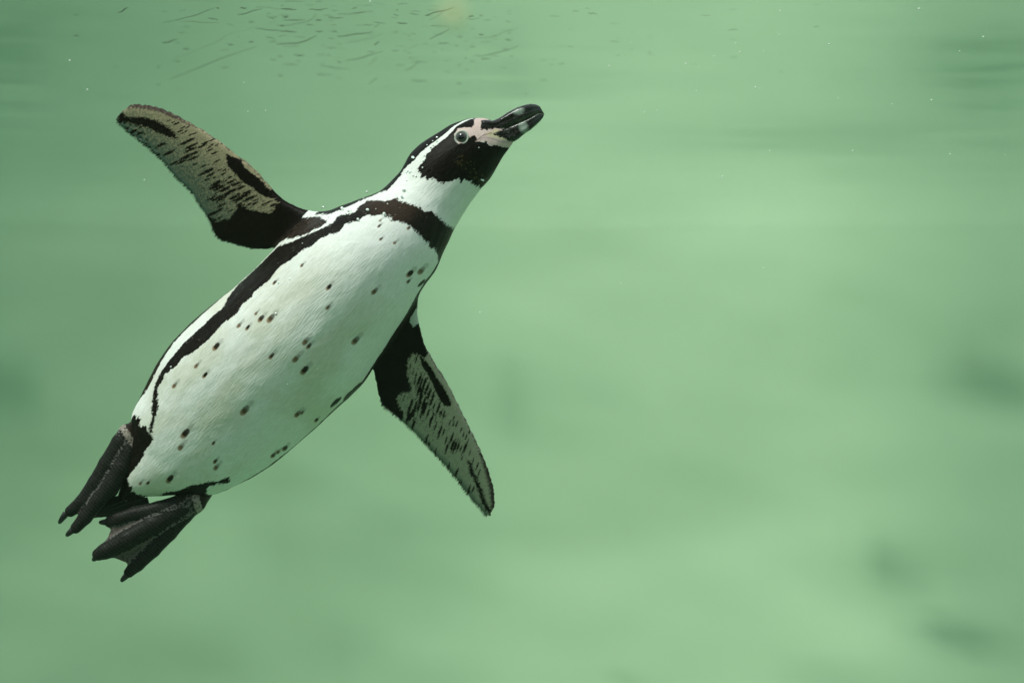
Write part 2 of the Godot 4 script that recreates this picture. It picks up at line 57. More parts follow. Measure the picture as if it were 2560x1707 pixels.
const BEAK_MOUTH = [-1.5, -1.4, -1.3, -1.1, -1.2, -1.3, -1.4, -1.3, -1, -0.7, -0.4, -0.1, 0, 0.1, 0.2, 0.2, 0.3, 0.6, 0.8, 1.1, 1.3, 1.6, 2, 2.3, 2.5, 2.8, 2.4, 1.8, 1.3, 0.8, 0.5, 0.1, -0.3, -0.3, -0.3]
const BEAK_BOTTOM = [-12.6, -12.6, -12.6, -12.6, -12.6, -12.6, -12.6, -13, -13.8, -14.7, -15.4, -16, -15.5, -14.7, -13.6, -12.6, -11.7, -11, -10.3, -9.2, -8.5, -7.8, -7, -6.3, -5.7, -5.1, -4.3, -3.7, -3.1, -2.6, -1.8, -1, -0.4, -0.3, -0.3]
const BEAK_PALE = [29.9, 9.7, 3.8, 29.2, -5.8, 4.4]
const EYE_CENTRE = Vector2(-3.82, 428.53)
const BUBBLES = [-38, 329.2, 0.9, -59.2, 289.9, 0.9, -41.5, 301.8, 1.3, -34.6, 304.1, 1.1, -32, 305.6, 0.6, -33.5, 299.1, 0.7, -21.1, 304.4, 1.1, -21.1, 316.9, 1.4, -6.8, 324.8, 1.3, -11.4, 333.8, 0.6, -16.1, 337.5, 0.5, -9.5, 344.8, 0.8, -7.1, 348.2, 1.2, -10.3, 354.2, 1.5, -14.9, 362.7, 0.7, -11.3, 371.9, 0.7, -13.7, 370.4, 0.7, -20.8, 370.6, 1.2, -18.3, 370.8, 1.1, -20.6, 368.5, 0.9, -17.7, 372.1, 0.8, -34.4, 322.6, 0.5, 36.7, 392.3, 0.5, 44.3, 380.8, 0.5, -29.2, 220.4, 0.6, -16.1, 322.8, 0.5, -44.7, 286.8, 0.8, -44.1, 252.5, 0.5, -26.3, 383.3, 1.4, -25.2, 383.4, 1, -19, 391.7, 0.7, -15.6, 387.7, 0.9, -11.8, 382, 0.7, -24.1, 401.3, 0.6, -22.8, 407.8, 0.6, -19.5, 410.3, 0.9, -20, 401.9, 0.8, -22, 413.1, 1, -19.7, 404.9, 0.6, 38, 412.7, 1.1, 36.7, 412, 0.8, 15, 432.4, 0.5, -11.2, 371.6, 0.6, -28.9, 220.4, 0.7, -34.9, 210.6, 0.9, -16.6, 188.4, 0.8, -28.4, 152, 0.4, -59.8, 81.1, 0.8, 46.6, 175.9, 0.5, 34.9, 146.1, 0.5, 51.4, 130, 0.6]
const FLOATING_STEMS = [-0.276, -0.501, -0.248, -0.507, -0.223, -0.421, -0.286, -0.363, -0.269, -0.363, -0.256, -0.386, -0.206, -0.669, -0.178, -0.625, -0.155, -0.570, -0.137, -0.771, -0.125, -0.748, -0.116, -0.673, -0.043, -0.614, -0.021, -0.614, 0.008, -0.515, -0.092, -0.246, -0.076, -0.221, -0.061, -0.190, -0.361, -0.301, -0.339, -0.301, -0.320, -0.311, -0.366, -0.297, -0.333, -0.236, -0.310, -0.190, -0.454, -0.885, -0.391, -0.710, -0.302, -0.524, -0.292, -0.243, -0.277, -0.224, -0.261, -0.195, -0.199, -0.423, -0.180, -0.418, -0.156, -0.386, -0.095, -0.449, -0.082, -0.418, -0.070, -0.360, -0.242, -0.721, -0.227, -0.748, -0.209, -0.759, -0.213, -0.205, -0.203, -0.205, -0.193, -0.196, -0.408, -0.490, -0.399, -0.476, -0.385, -0.454, -0.417, -0.228, -0.408, -0.205, -0.400, -0.187]
const FLOATING_FLECKS = [-0.242, -0.196, -0.226, -0.202, -0.246, -0.265, -0.240, -0.263, -0.249, -0.287, -0.224, -0.286, -0.213, -0.286, -0.206, -0.289, -0.198, -0.268, -0.181, -0.271, -0.126, -0.314, -0.114, -0.314, -0.165, -0.329, -0.153, -0.327, -0.221, -0.382, -0.212, -0.386, -0.260, -0.380, -0.242, -0.386, -0.392, -0.544, -0.383, -0.544, -0.420, -0.675, -0.412, -0.675, -0.266, -0.608, -0.252, -0.612, -0.255, -0.824, -0.243, -0.824, -0.241, -0.829, -0.237, -0.829, -0.307, -0.836, -0.300, -0.836, -0.145, -0.564, -0.135, -0.564, -0.162, -0.509, -0.154, -0.476, -0.075, -0.934, -0.068, -0.934, -0.483, -0.950, -0.477, -0.950, -0.334, -0.495, -0.327, -0.509, -0.500, -0.421, -0.493, -0.420, -0.288, -0.708, -0.269, -0.710, -0.195, -0.942, -0.176, -0.860, -0.135, -0.904, -0.113, -0.904, -0.038, -0.412, -0.032, -0.412, -0.008, -0.454, -0.001, -0.465, -0.218, -0.677, -0.212, -0.686, -0.039, -0.648, -0.026, -0.646, -0.328, -0.271, -0.318, -0.284, -0.169, -0.230, -0.155, -0.224, -0.047, -0.258, -0.041, -0.257, -0.309, -0.193, -0.306, -0.193, -0.121, -0.208, -0.120, -0.202, -0.284, -0.190, -0.277, -0.191, -0.256, -0.334, -0.252, -0.336, -0.203, -0.384, -0.196, -0.386, -0.211, -0.449, -0.205, -0.449, -0.087, -0.492, -0.073, -0.493, -0.371, -0.748, -0.359, -0.739, -0.307, -0.480, -0.300, -0.480]
const SPECKS = [0.243, 1.920, 0.258, 1.936, 0.216, 1.928, 0.180, 1.905, 0.432, 1.920, 0.455, 1.934, 0.476, 1.820, 0.235, 1.885, 0.239, 1.884, 0.105, 1.696, 0.140, 1.863, 0.128, 1.861, 0.243, 1.711, 0.237, 1.968, 0.259, 1.959, 0.393, 1.961, 0.423, 1.821, 0.178, 1.882, 0.168, 1.908, 0.115, 1.929, 0.195, 1.915, 0.315, 1.875, 0.329, 1.824, 0.249, 1.824, 0.140, 1.818, 0.203, 1.799, -0.137, 1.968, -0.410, 1.883, -0.427, 1.911, -0.255, 1.862, -0.355, 1.796, -0.238, 1.863, -0.031, 1.668, -0.259, 1.890, 0.306, 1.927, 0.405, 1.873, 0.094, 1.906, 0.161, 1.793, 0.220, 1.919, 0.367, 1.869]

const WATER_LEVEL := 2.0
const EYE_LEVEL := 1.64
const FLIPPER_BEND := 0.0003
const BLACK := Color(0.0045, 0.0038, 0.0034)
const BROWN := Color(0.06, 0.036, 0.026)
const WHITE := Color(0.80, 0.82, 0.79)

var rng := RandomNumberGenerator.new()
var noise := FastNoiseLite.new()
var torso_centre := PackedFloat32Array(TORSO_CENTRE)
var torso_half := PackedFloat32Array(TORSO_HALF_WIDTH)
var torso_depth := PackedFloat32Array(TORSO_CENTRE_DEPTH)
var torso_belly := PackedFloat32Array(TORSO_BELLY_DEPTH)
var torso_back := PackedFloat32Array(TORSO_BACK_DEPTH)
var flippers := []
var feet := []
var areas := {}
var bubble_mesh: Mesh


func _ready() -> void:
	rng.seed = 7
	noise.noise_type = FastNoiseLite.TYPE_SIMPLEX
	noise.frequency = 1.0
	noise.seed = 3
	set_camera()
	set_light()
	build_pool()
	build_penguin()
	build_bubbles()
	build_floating_bits()
	build_specks()


# ---------------------------------------------------------------- camera, sky, sun

func set_camera() -> void:
	var cam := Camera3D.new()
	cam.name = "camera"
	cam.position = Vector3(0, EYE_LEVEL, 2.343)
	cam.fov = 16.0
	cam.near = 0.05
	cam.far = 60.0
	var lens := CameraAttributesPhysical.new()
	lens.frustum_focal_length = 85.4
	lens.frustum_focus_distance = 2.29
	lens.frustum_near = 0.05
	lens.frustum_far = 60.0
	lens.exposure_aperture = 7.0
	cam.attributes = lens
	cam.current = true
	add_child(cam)
	cam.fov = 16.0


func set_light() -> void:
	var sky_mat := ProceduralSkyMaterial.new()
	sky_mat.sky_top_color = Color(0.80, 0.86, 0.90)
	sky_mat.sky_horizon_color = Color(0.84, 0.87, 0.88)
	sky_mat.ground_horizon_color = Color(0.45, 0.50, 0.46)
	sky_mat.ground_bottom_color = Color(0.30, 0.34, 0.30)
	sky_mat.sky_curve = 0.2
	var sky := Sky.new()
	sky.sky_material = sky_mat
	var env := Environment.new()
	env.background_mode = Environment.BG_SKY
	env.sky = sky
	env.background_energy_multiplier = 0.75
	env.tonemap_mode = Environment.TONE_MAPPER_LINEAR
	env.tonemap_exposure = 1.22
	env.sdfgi_enabled = true
	env.ssao_enabled = true
	env.ssil_enabled = true
	env.fog_enabled = true
	env.fog_mode = Environment.FOG_MODE_EXPONENTIAL
	env.fog_density = 0.006
	env.fog_light_color = Color(0.70, 0.90, 0.72)
	var world := WorldEnvironment.new()
	world.name = "world"
	world.environment = env
	add_child(world)
	var sun := DirectionalLight3D.new()
	sun.name = "sun"
	sun.light_energy = 1.0
	sun.light_color = Color(0.98, 1.0, 0.955)
	sun.light_angular_distance = 14.0
	sun.shadow_enabled = true
	add_child(sun)
	sun.look_at_from_position(Vector3(-0.38, 0.87, 0.35), Vector3.ZERO, Vector3.UP)


# ---------------------------------------------------------------- helpers

func tag(o: Node3D, label: String, category: String, group := "") -> void:
	o.set_meta("label", label)
	o.set_meta("category", category)
	if group:
		o.set_meta("group", group)


func put(called: String, mesh: Mesh, mat: Material, parent: Node) -> MeshInstance3D:
	var o := MeshInstance3D.new()
	o.name = called
	o.mesh = mesh
	o.material_override = mat
	parent.add_child(o, true)
	return o


func arrays_mesh(v: PackedVector3Array, n: PackedVector3Array, c: PackedColorArray, t: PackedInt32Array) -> ArrayMesh:
	var a := []
	a.resize(Mesh.ARRAY_MAX)
	a[Mesh.ARRAY_VERTEX] = v
	a[Mesh.ARRAY_NORMAL] = n
	if c.size():
		a[Mesh.ARRAY_COLOR] = c
	a[Mesh.ARRAY_INDEX] = t
	var m := ArrayMesh.new()
	m.add_surface_from_arrays(Mesh.PRIMITIVE_TRIANGLES, a)
	return m


func smooth_normals(v: PackedVector3Array, t: PackedInt32Array) -> PackedVector3Array:
	var n := PackedVector3Array()
	n.resize(v.size())
	for i in range(0, t.size(), 3):
		var a := t[i]
		var b := t[i + 1]
		var c := t[i + 2]
		var k := (v[c] - v[a]).cross(v[b] - v[a])
		n[a] += k
		n[b] += k
		n[c] += k
	for i in n.size():
		n[i] = n[i].normalized()
	return n


# A grid of points, rows by columns, as triangles.
func grid_triangles(rows: int, columns: int, closed := false, flip := false) -> PackedInt32Array:
	var t := PackedInt32Array()
	for r in rows - 1:
		for c in (columns if closed else columns - 1):
			var a := r * columns + c
			var b := r * columns + (c + 1) % columns
			var d := a + columns
			var e := b + columns
			if flip:
				t.append_array([a, b, d, b, e, d])
			else:
				t.append_array([a, d, b, b, d, e])
	return t


func area(l: Array) -> PackedVector2Array:
	var p := PackedVector2Array()
	for i in range(0, l.size(), 2):
		p.append(Vector2(l[i], l[i + 1]))
	return p


func inside(called: String, q: Vector2) -> bool:
	var a: Array = areas[called]
	return (a[0] as Rect2).has_point(q) and Geometry2D.is_point_in_polygon(q, a[1])


func keep_area(called: String, l: Array) -> void:
	var p := area(l)
	var r := Rect2(p[0], Vector2.ZERO)
	for q in p:
		r = r.expand(q)
	areas[called] = [r, p]


func near_line(q: Vector2, l: PackedVector2Array) -> float:
	var best := 1e9
	for i in l.size() - 1:
		best = minf(best, q.distance_to(Geometry2D.get_closest_point_to_segment(q, l[i], l[i + 1])))
	return best


func soft(edge0: float, edge1: float, x: float) -> float:
	return smoothstep(edge0, edge1, x)


# ---------------------------------------------------------------- the pool

func pool_wall_point(a: float, y: float) -> Vector3:
	var c := Vector2(sin(a), cos(a))
	var bump := 0.26 * noise.get_noise_3d(c.x * 2.2, y * 0.45, c.y * 2.2) + 0.08 * noise.get_noise_3d(c.x * 6.0, y * 1.2, c.y * 6.0 + 9.0)
	return Vector3(8.0 * c.x * (1.0 + 0.025 * bump), y, 1.5 - 6.8 * c.y * (1.0 + 0.02 * bump))


# Patches of darker growth on the wall: x, y, half width, half height, strength.
const PATCHES = [
	[0.31, 1.476, 0.17, 0.075, 0.32], [0.02, 1.46, 0.06, 0.15, 0.3], [0.74, 1.41, 0.13, 0.045, 0.14], [1.45, 1.52, 0.12, 0.08, 0.45], [1.58, 1.47, 0.08, 0.07, 0.35],
	[1.18, 0.95, 0.05, 0.07, 0.4], [1.22, 0.89, 0.045, 0.06, 0.35], [1.34, 0.74, 0.09, 0.05, 0.45], [1.45, 0.705, 0.09, 0.045, 0.4], [0.94, 0.59, 0.16, 0.04, 0.4], [0.38, 0.57, 0.09, 0.05, 0.35],
	[-1.57, 1.5, 0.09, 0.11, 0.35], [-0.53, 0.676, 0.14, 0.08, 0.3], [-0.73, 1.015, 0.11, 0.14, 0.16], [0.85, 2.28, 0.45, 0.06, 0.6], [0.5, 2.05, 0.16, 0.05, 0.4], [1.5, 2.5, 0.3, 0.10, 0.5],
	[-1.2, 1.15, 0.3, 0.2, -0.15], [0.45, 1.2, 0.5, 0.35, -0.12], [-0.4, 1.05, 0.25, 0.12, 0.15], [-1.0, 0.62, 0.3, 0.08, 0.14],
]


func algae_and_shade(p: Vector3) -> Color:
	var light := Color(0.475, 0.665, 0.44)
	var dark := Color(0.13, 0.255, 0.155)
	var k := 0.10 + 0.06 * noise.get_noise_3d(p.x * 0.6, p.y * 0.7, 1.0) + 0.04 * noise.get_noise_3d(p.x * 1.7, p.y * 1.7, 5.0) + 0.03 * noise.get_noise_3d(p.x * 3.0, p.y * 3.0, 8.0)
	k += 0.62 * (1.0 - soft(-2.0, 0.40, p.x)) * lerpf(0.62, 1.0, soft(0.8, 1.9, p.y)) + 0.38 * soft(0.6, 1.7, p.x) - 0.20 * soft(-0.5, 0.4, p.x) * (1.0 - soft(0.7, 1.6, p.x))  # shade painted into the algae colour: left and right sides darkened
	k += 0.36 * soft(1.95, 2.25, p.y)  # darkened above the waterline too, so the top of the view dims
	if p.z < -3.0:
		for b in PATCHES:
			var dx: float = (p.x - b[0]) / b[2]
			var dy: float = (p.y - b[1]) / b[3]
			k += 0.85 * b[4] * exp(-dx * dx - dy * dy)
	elif p.z > 2.5:
		# unseen wall behind the camera, coloured dark to cut the front fill light
		light = Color(0.10, 0.15, 0.10)
		dark = Color(0.05, 0.08, 0.06)
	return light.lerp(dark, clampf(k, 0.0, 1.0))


func build_pool() -> void:
	var stone := StandardMaterial3D.new()
	stone.resource_name = "algae_covered_stone"
	stone.vertex_color_use_as_albedo = true
	stone.roughness = 0.95
	stone.metallic_specular = 0.2
	var v := PackedVector3Array()
	var c := PackedColorArray()
	var rows := 70
	var columns := 560
	for r in rows:
		for k in columns:
			var p := pool_wall_point(-PI + TAU * k / columns, 3.6 * r / (rows - 1.0))
			v.append(p)
			c.append(algae_and_shade(p))
	var t := grid_triangles(rows, columns, true)
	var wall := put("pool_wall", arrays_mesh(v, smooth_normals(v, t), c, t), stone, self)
	wall.set_meta("kind", "structure")
	v = PackedVector3Array()
	c = PackedColorArray()
	for r in 90:
		for k in 90:
			var p := Vector3(lerpf(-10, 10, k / 89.0), 0, lerpf(-7.5, 10.0, r / 89.0))
			p.y = 0.12 * noise.get_noise_3d(p.x * 0.8, p.z * 0.8, 20.0) + 0.02
			v.append(p)
			c.append(Color(0.135, 0.255, 0.145) * (1.0 + 0.35 * noise.get_noise_2d(p.x * 1.2, p.z * 1.2)))
	t = grid_triangles(90, 90, false, true)
	var bed := put("pool_floor", arrays_mesh(v, smooth_normals(v, t), c, t), stone, self)
	bed.set_meta("kind", "structure")
	# the surface of the water, seen from below
	var water := StandardMaterial3D.new()
	water.resource_name = "water"
	water.transparency = BaseMaterial3D.TRANSPARENCY_ALPHA
	water.albedo_color = Color(0.75, 0.92, 0.80, 0.04)
	water.roughness = 0.03
	water.cull_mode = BaseMaterial3D.CULL_DISABLED
	v = PackedVector3Array()
	var wide := 300
	var deep := 300
	for r in deep:
		for k in wide:
			var p := Vector3(lerpf(-7.9, 7.9, k / (wide - 1.0)), WATER_LEVEL, lerpf(-5.6, 8.2, r / (deep - 1.0)))
			p.y += 0.004 * noise.get_noise_3d(p.x * 1.3, p.z * 1.3, 30.0) + 0.0006 * noise.get_noise_3d(p.x * 4.0, p.z * 4.0, 40.0)
			v.append(p)
	t = grid_triangles(deep, wide, false, true)
	var top := put("water_surface", arrays_mesh(v, smooth_normals(v, t), PackedColorArray(), t), water, self)
	top.set_meta("kind", "structure")


# ---------------------------------------------------------------- the bird as a field

func torso(p: Vector3) -> float:
	var g := (p.y + 54.0) / 4.0
	var extra := 0.0
	if g < 0.0:
		extra = -54.0 - p.y
		g = 0.0
	elif g > 129.99:
		extra = p.y - 466.0
		g = 129.99
	var i := int(g)
	var u := g - i
	var w := lerpf(torso_half[i], torso_half[i + 1], u)
	var x := (p.x - lerpf(torso_centre[i], torso_centre[i + 1], u)) / w
	var z := p.z - lerpf(torso_depth[i], torso_depth[i + 1], u)
	var d := lerpf(torso_belly[i], torso_belly[i + 1], u) if z > 0.0 else lerpf(torso_back[i], torso_back[i + 1], u)
	z /= d
	var f := (sqrt(x * x + z * z) - 1.0) * minf(w, d)
	f += 0.75 * noise.get_noise_3d(p.x * 0.075, p.y * 0.022, p.z * 0.075)
	if extra > 0.0:
		f = sqrt(maxf(f, 0.0) * maxf(f, 0.0) + extra * extra)
	return f


func torso_front(x: float, y: float) -> float:
	var g := clampf((y + 54.0) / 4.0, 0.0, 129.99)
	var i := int(g)
	var q := (x - torso_centre[i]) / torso_half[i]
	return torso_depth[i] + torso_belly[i] * sqrt(maxf(0.0, 1.0 - q * q))


func flipper(p: Vector3, f: Dictionary) -> float:
	var r: Vector3 = p - f.root
	var u: float = r.dot(f.along)
	if u < -60.0 or u > f.length + 20.0:
		return 99.0
	var v: float = r.dot(f.across)
	var w: float = r.dot(f.out) + FLIPPER_BEND * maxf(u, 0.0) * maxf(u, 0.0)
	if absf(w) > 40.0:
		return 99.0
	var lead: PackedFloat32Array = f.lead
	var trail: PackedFloat32Array = f.trail
	var g := clampf((u + 40.0) / 4.0, 0.0, lead.size() - 1.001)
	var i := int(g)
	var k := g - i
	var vl := lerpf(lead[i], lead[i + 1], k)
	var vt := lerpf(trail[i], trail[i + 1], k)
	var half := maxf((vl - vt) * 0.5, 0.5)
	var s := clampf((vl - v) / (2.0 * half), 0.0, 1.0)
	var big := lerpf(7.6, 2.7, clampf(u / f.length, 0.0, 1.0))
	var h := maxf(1.7, big * 1.75 * sqrt(s + 0.04) * (1.0 - 0.8 * s))
	h = minf(h, half + 1.0)
	var dv := maxf(absf(v - (vl + vt) * 0.5) - (half - h), 0.0)
	var du: float = maxf(-34.0 - u, 0.0) + maxf(u - (f.length - h), 0.0)
	return sqrt(dv * dv + w * w + du * du) - h


func blend(a: float, b: float, k: float) -> float:
	var h := maxf(k - absf(a - b), 0.0) / k
	return minf(a, b) - h * h * k * 0.25


func bird(p: Vector3) -> float:
	var a := torso(p)
	if p.x < -20.0 and p.y > 100.0:
		a = blend(a, flipper(p, flippers[0]), 16.0)
	elif p.x > 30.0 and p.y > 20.0:
		a = blend(a, flipper(p, flippers[1]), 9.0)
	return a


func capsule(p: Vector3, a: Vector3, b: Vector3, ra: float, rb: float) -> float:
	var d := b - a
	var t := clampf((p - a).dot(d) / d.length_squared(), 0.0, 1.0)
	return p.distance_to(a + d * t) - lerpf(ra, rb, t)


func toe_distance(p: Vector3, toe: Array) -> float:
	var best := 99.0
	for i in range(0, toe.size() - 4, 4):
		var d := capsule(p, Vector3(toe[i], toe[i + 1], toe[i + 2]), Vector3(toe[i + 4], toe[i + 5], toe[i + 6]), toe[i + 3], toe[i + 7])
		best = blend(best, d, 2.0)
	return best


func web_distance(p: Vector3, web: Array) -> float:
	# the web is a fan of thin triangles between two toes
	var best := 99.0
	for i in range(0, web.size() - 2):
		best = minf(best, triangle_distance(p, web[i], web[i + 1], web[i + 2]))
	return best - 2.6


func triangle_distance(p: Vector3, a: Vector3, b: Vector3, c: Vector3) -> float:
	var n := (b - a).cross(c - a).normalized()
	var h := (p - a).dot(n)
	var q := p - n * h
	var ins := (b - a).cross(q - a).dot(n) >= 0.0 and (c - b).cross(q - b).dot(n) >= 0.0 and (a - c).cross(q - c).dot(n) >= 0.0
	if ins:
		return absf(h)
	var d := p.distance_squared_to(Geometry3D.get_closest_point_to_segment(p, a, b))
	d = minf(d, p.distance_squared_to(Geometry3D.get_closest_point_to_segment(p, b, c)))
	d = minf(d, p.distance_squared_to(Geometry3D.get_closest_point_to_segment(p, c, a)))
	return sqrt(d)


func foot_field(p: Vector3, foot: Dictionary) -> float:
	var d := 99.0
	for toe in foot.toes:
		d = blend(d, toe_distance(p, toe), 4.5)
	for web in foot.webs:
		d = blend(d, web_distance(p, web), 4.0)
	return d


func field(which: int, p: Vector3) -> float:
	return bird(p) if which == 0 else foot_field(p, feet[which - 1])


# Surface nets: one vertex in each cell that the surface crosses, one quad round each crossed edge.
func surface_net(which: int, lo: Vector3, hi: Vector3, h: float) -> Array:
	var block := h * 4.0
	var nb := Vector3i(((hi - lo) / block).ceil())
	var cells := {}
	var verts := PackedVector3Array()
	var quads := PackedInt64Array()
	var flips := PackedByteArray()
	var f := PackedFloat32Array()
	f.resize(125)
	var reach := block * 0.87 * 1.6 + 1.0
	for bi in nb.x:
		for bj in nb.y:
			for bk in nb.z:
				var base := lo + Vector3(bi, bj, bk) * block
				if absf(field(which, base + Vector3.ONE * block * 0.5)) > reach:
					continue
				var n := 0
				for i in 5:
					for j in 5:
						for k in 5:
							f[n] = field(which, base + Vector3(i, j, k) * h)
							n += 1
				for i in 4:
					for j in 4:
						for k in 4:
							var o := i * 25 + j * 5 + k
							var f0 := f[o]
							var neg := int(f0 < 0) + int(f[o + 1] < 0) + int(f[o + 5] < 0) + int(f[o + 6] < 0) + int(f[o + 25] < 0) + int(f[o + 26] < 0) + int(f[o + 30] < 0) + int(f[o + 31] < 0)
							if neg == 0 or neg == 8:
								continue
							var sum := Vector3.ZERO
							var count := 0
							for e in EDGES:
								var fa := f[o + e[0]]
								var fb := f[o + e[1]]
								if (fa < 0) != (fb < 0):
									var t := fa / (fa - fb)
									sum += (e[2] as Vector3).lerp(e[3], t)
									count += 1
							var ci := bi * 4 + i
							var cj := bj * 4 + j
							var ck := bk * 4 + k
							var key := (ci * 4096 + cj) * 4096 + ck
							cells[key] = verts.size()
							verts.append(base + (Vector3(i, j, k) + sum / count) * h)
							if (f0 < 0) != (f[o + 25] < 0):
								quads.append_array([key, key - 4096, key - 4097, key - 1])
								flips.append(int(f0 < 0))
							if (f0 < 0) != (f[o + 5] < 0):
								quads.append_array([key, key - 1, key - 4096 * 4096 - 1, key - 4096 * 4096])
								flips.append(int(f0 < 0))
							if (f0 < 0) != (f[o + 1] < 0):
								quads.append_array([key, key - 4096 * 4096, key - 4096 * 4096 - 4096, key - 4096])
								flips.append(int(f0 < 0))
	var tris := PackedInt32Array()
	for q in flips.size():
		var a: int = cells.get(quads[q * 4], -1)
		var b: int = cells.get(quads[q * 4 + 1], -1)
		var c: int = cells.get(quads[q * 4 + 2], -1)
		var d: int = cells.get(quads[q * 4 + 3], -1)
		if a < 0 or b < 0 or c < 0 or d < 0:
			continue
		if flips[q]:
			tris.append_array([a, c, b, a, d, c])
		else:
			tris.append_array([a, b, c, a, c, d])
	return [verts, tris]


const EDGES = [
	[0, 1, Vector3(0, 0, 0), Vector3(0, 0, 1)], [5, 6, Vector3(0, 1, 0), Vector3(0, 1, 1)], [25, 26, Vector3(1, 0, 0), Vector3(1, 0, 1)], [30, 31, Vector3(1, 1, 0), Vector3(1, 1, 1)],
	[0, 5, Vector3(0, 0, 0), Vector3(0, 1, 0)], [1, 6, Vector3(0, 0, 1), Vector3(0, 1, 1)], [25, 30, Vector3(1, 0, 0), Vector3(1, 1, 0)], [26, 31, Vector3(1, 0, 1), Vector3(1, 1, 1)],
	[0, 25, Vector3(0, 0, 0), Vector3(1, 0, 0)], [1, 26, Vector3(0, 0, 1), Vector3(1, 0, 1)], [5, 30, Vector3(0, 1, 0), Vector3(1, 1, 0)], [6, 31, Vector3(0, 1, 1), Vector3(1, 1, 1)],
]


# Splits triangles in four, midpoints bulged along the curve of the surface; those that face backwards stay coarse if asked.
func subdivide(v: PackedVector3Array, n: PackedVector3Array, t: PackedInt32Array, front_only: bool) -> PackedInt32Array:
	var mids := {}
	var out := PackedInt32Array()
	var m := [0, 0, 0]
	for i in range(0, t.size(), 3):
		var tri := [t[i], t[i + 1], t[i + 2]]
		if front_only and n[tri[0]].z < -0.25 and n[tri[1]].z < -0.25 and n[tri[2]].z < -0.25:
			out.append_array([tri[0], tri[1], tri[2]])
			continue
		for e in 3:
			var a: int = tri[e]
			var b: int = tri[(e + 1) % 3]
			var key := mini(a, b) * 4194304 + maxi(a, b)
			var k: int = mids.get(key, -1)
			if k < 0:
				k = v.size()
				mids[key] = k
				var mid := (v[a] + v[b]) * 0.5
				var pa := mid - n[a] * (mid - v[a]).dot(n[a])
				var pb := mid - n[b] * (mid - v[b]).dot(n[b])
				v.append(mid.lerp((pa + pb) * 0.5, 0.6))
				n.append((n[a] + n[b]).normalized())
			m[e] = k
		out.append_array([tri[0], m[0], m[2], m[0], tri[1], m[1], m[2], m[1], tri[2], m[0], m[1], m[2]])
	return out


# ---------------------------------------------------------------- plumage

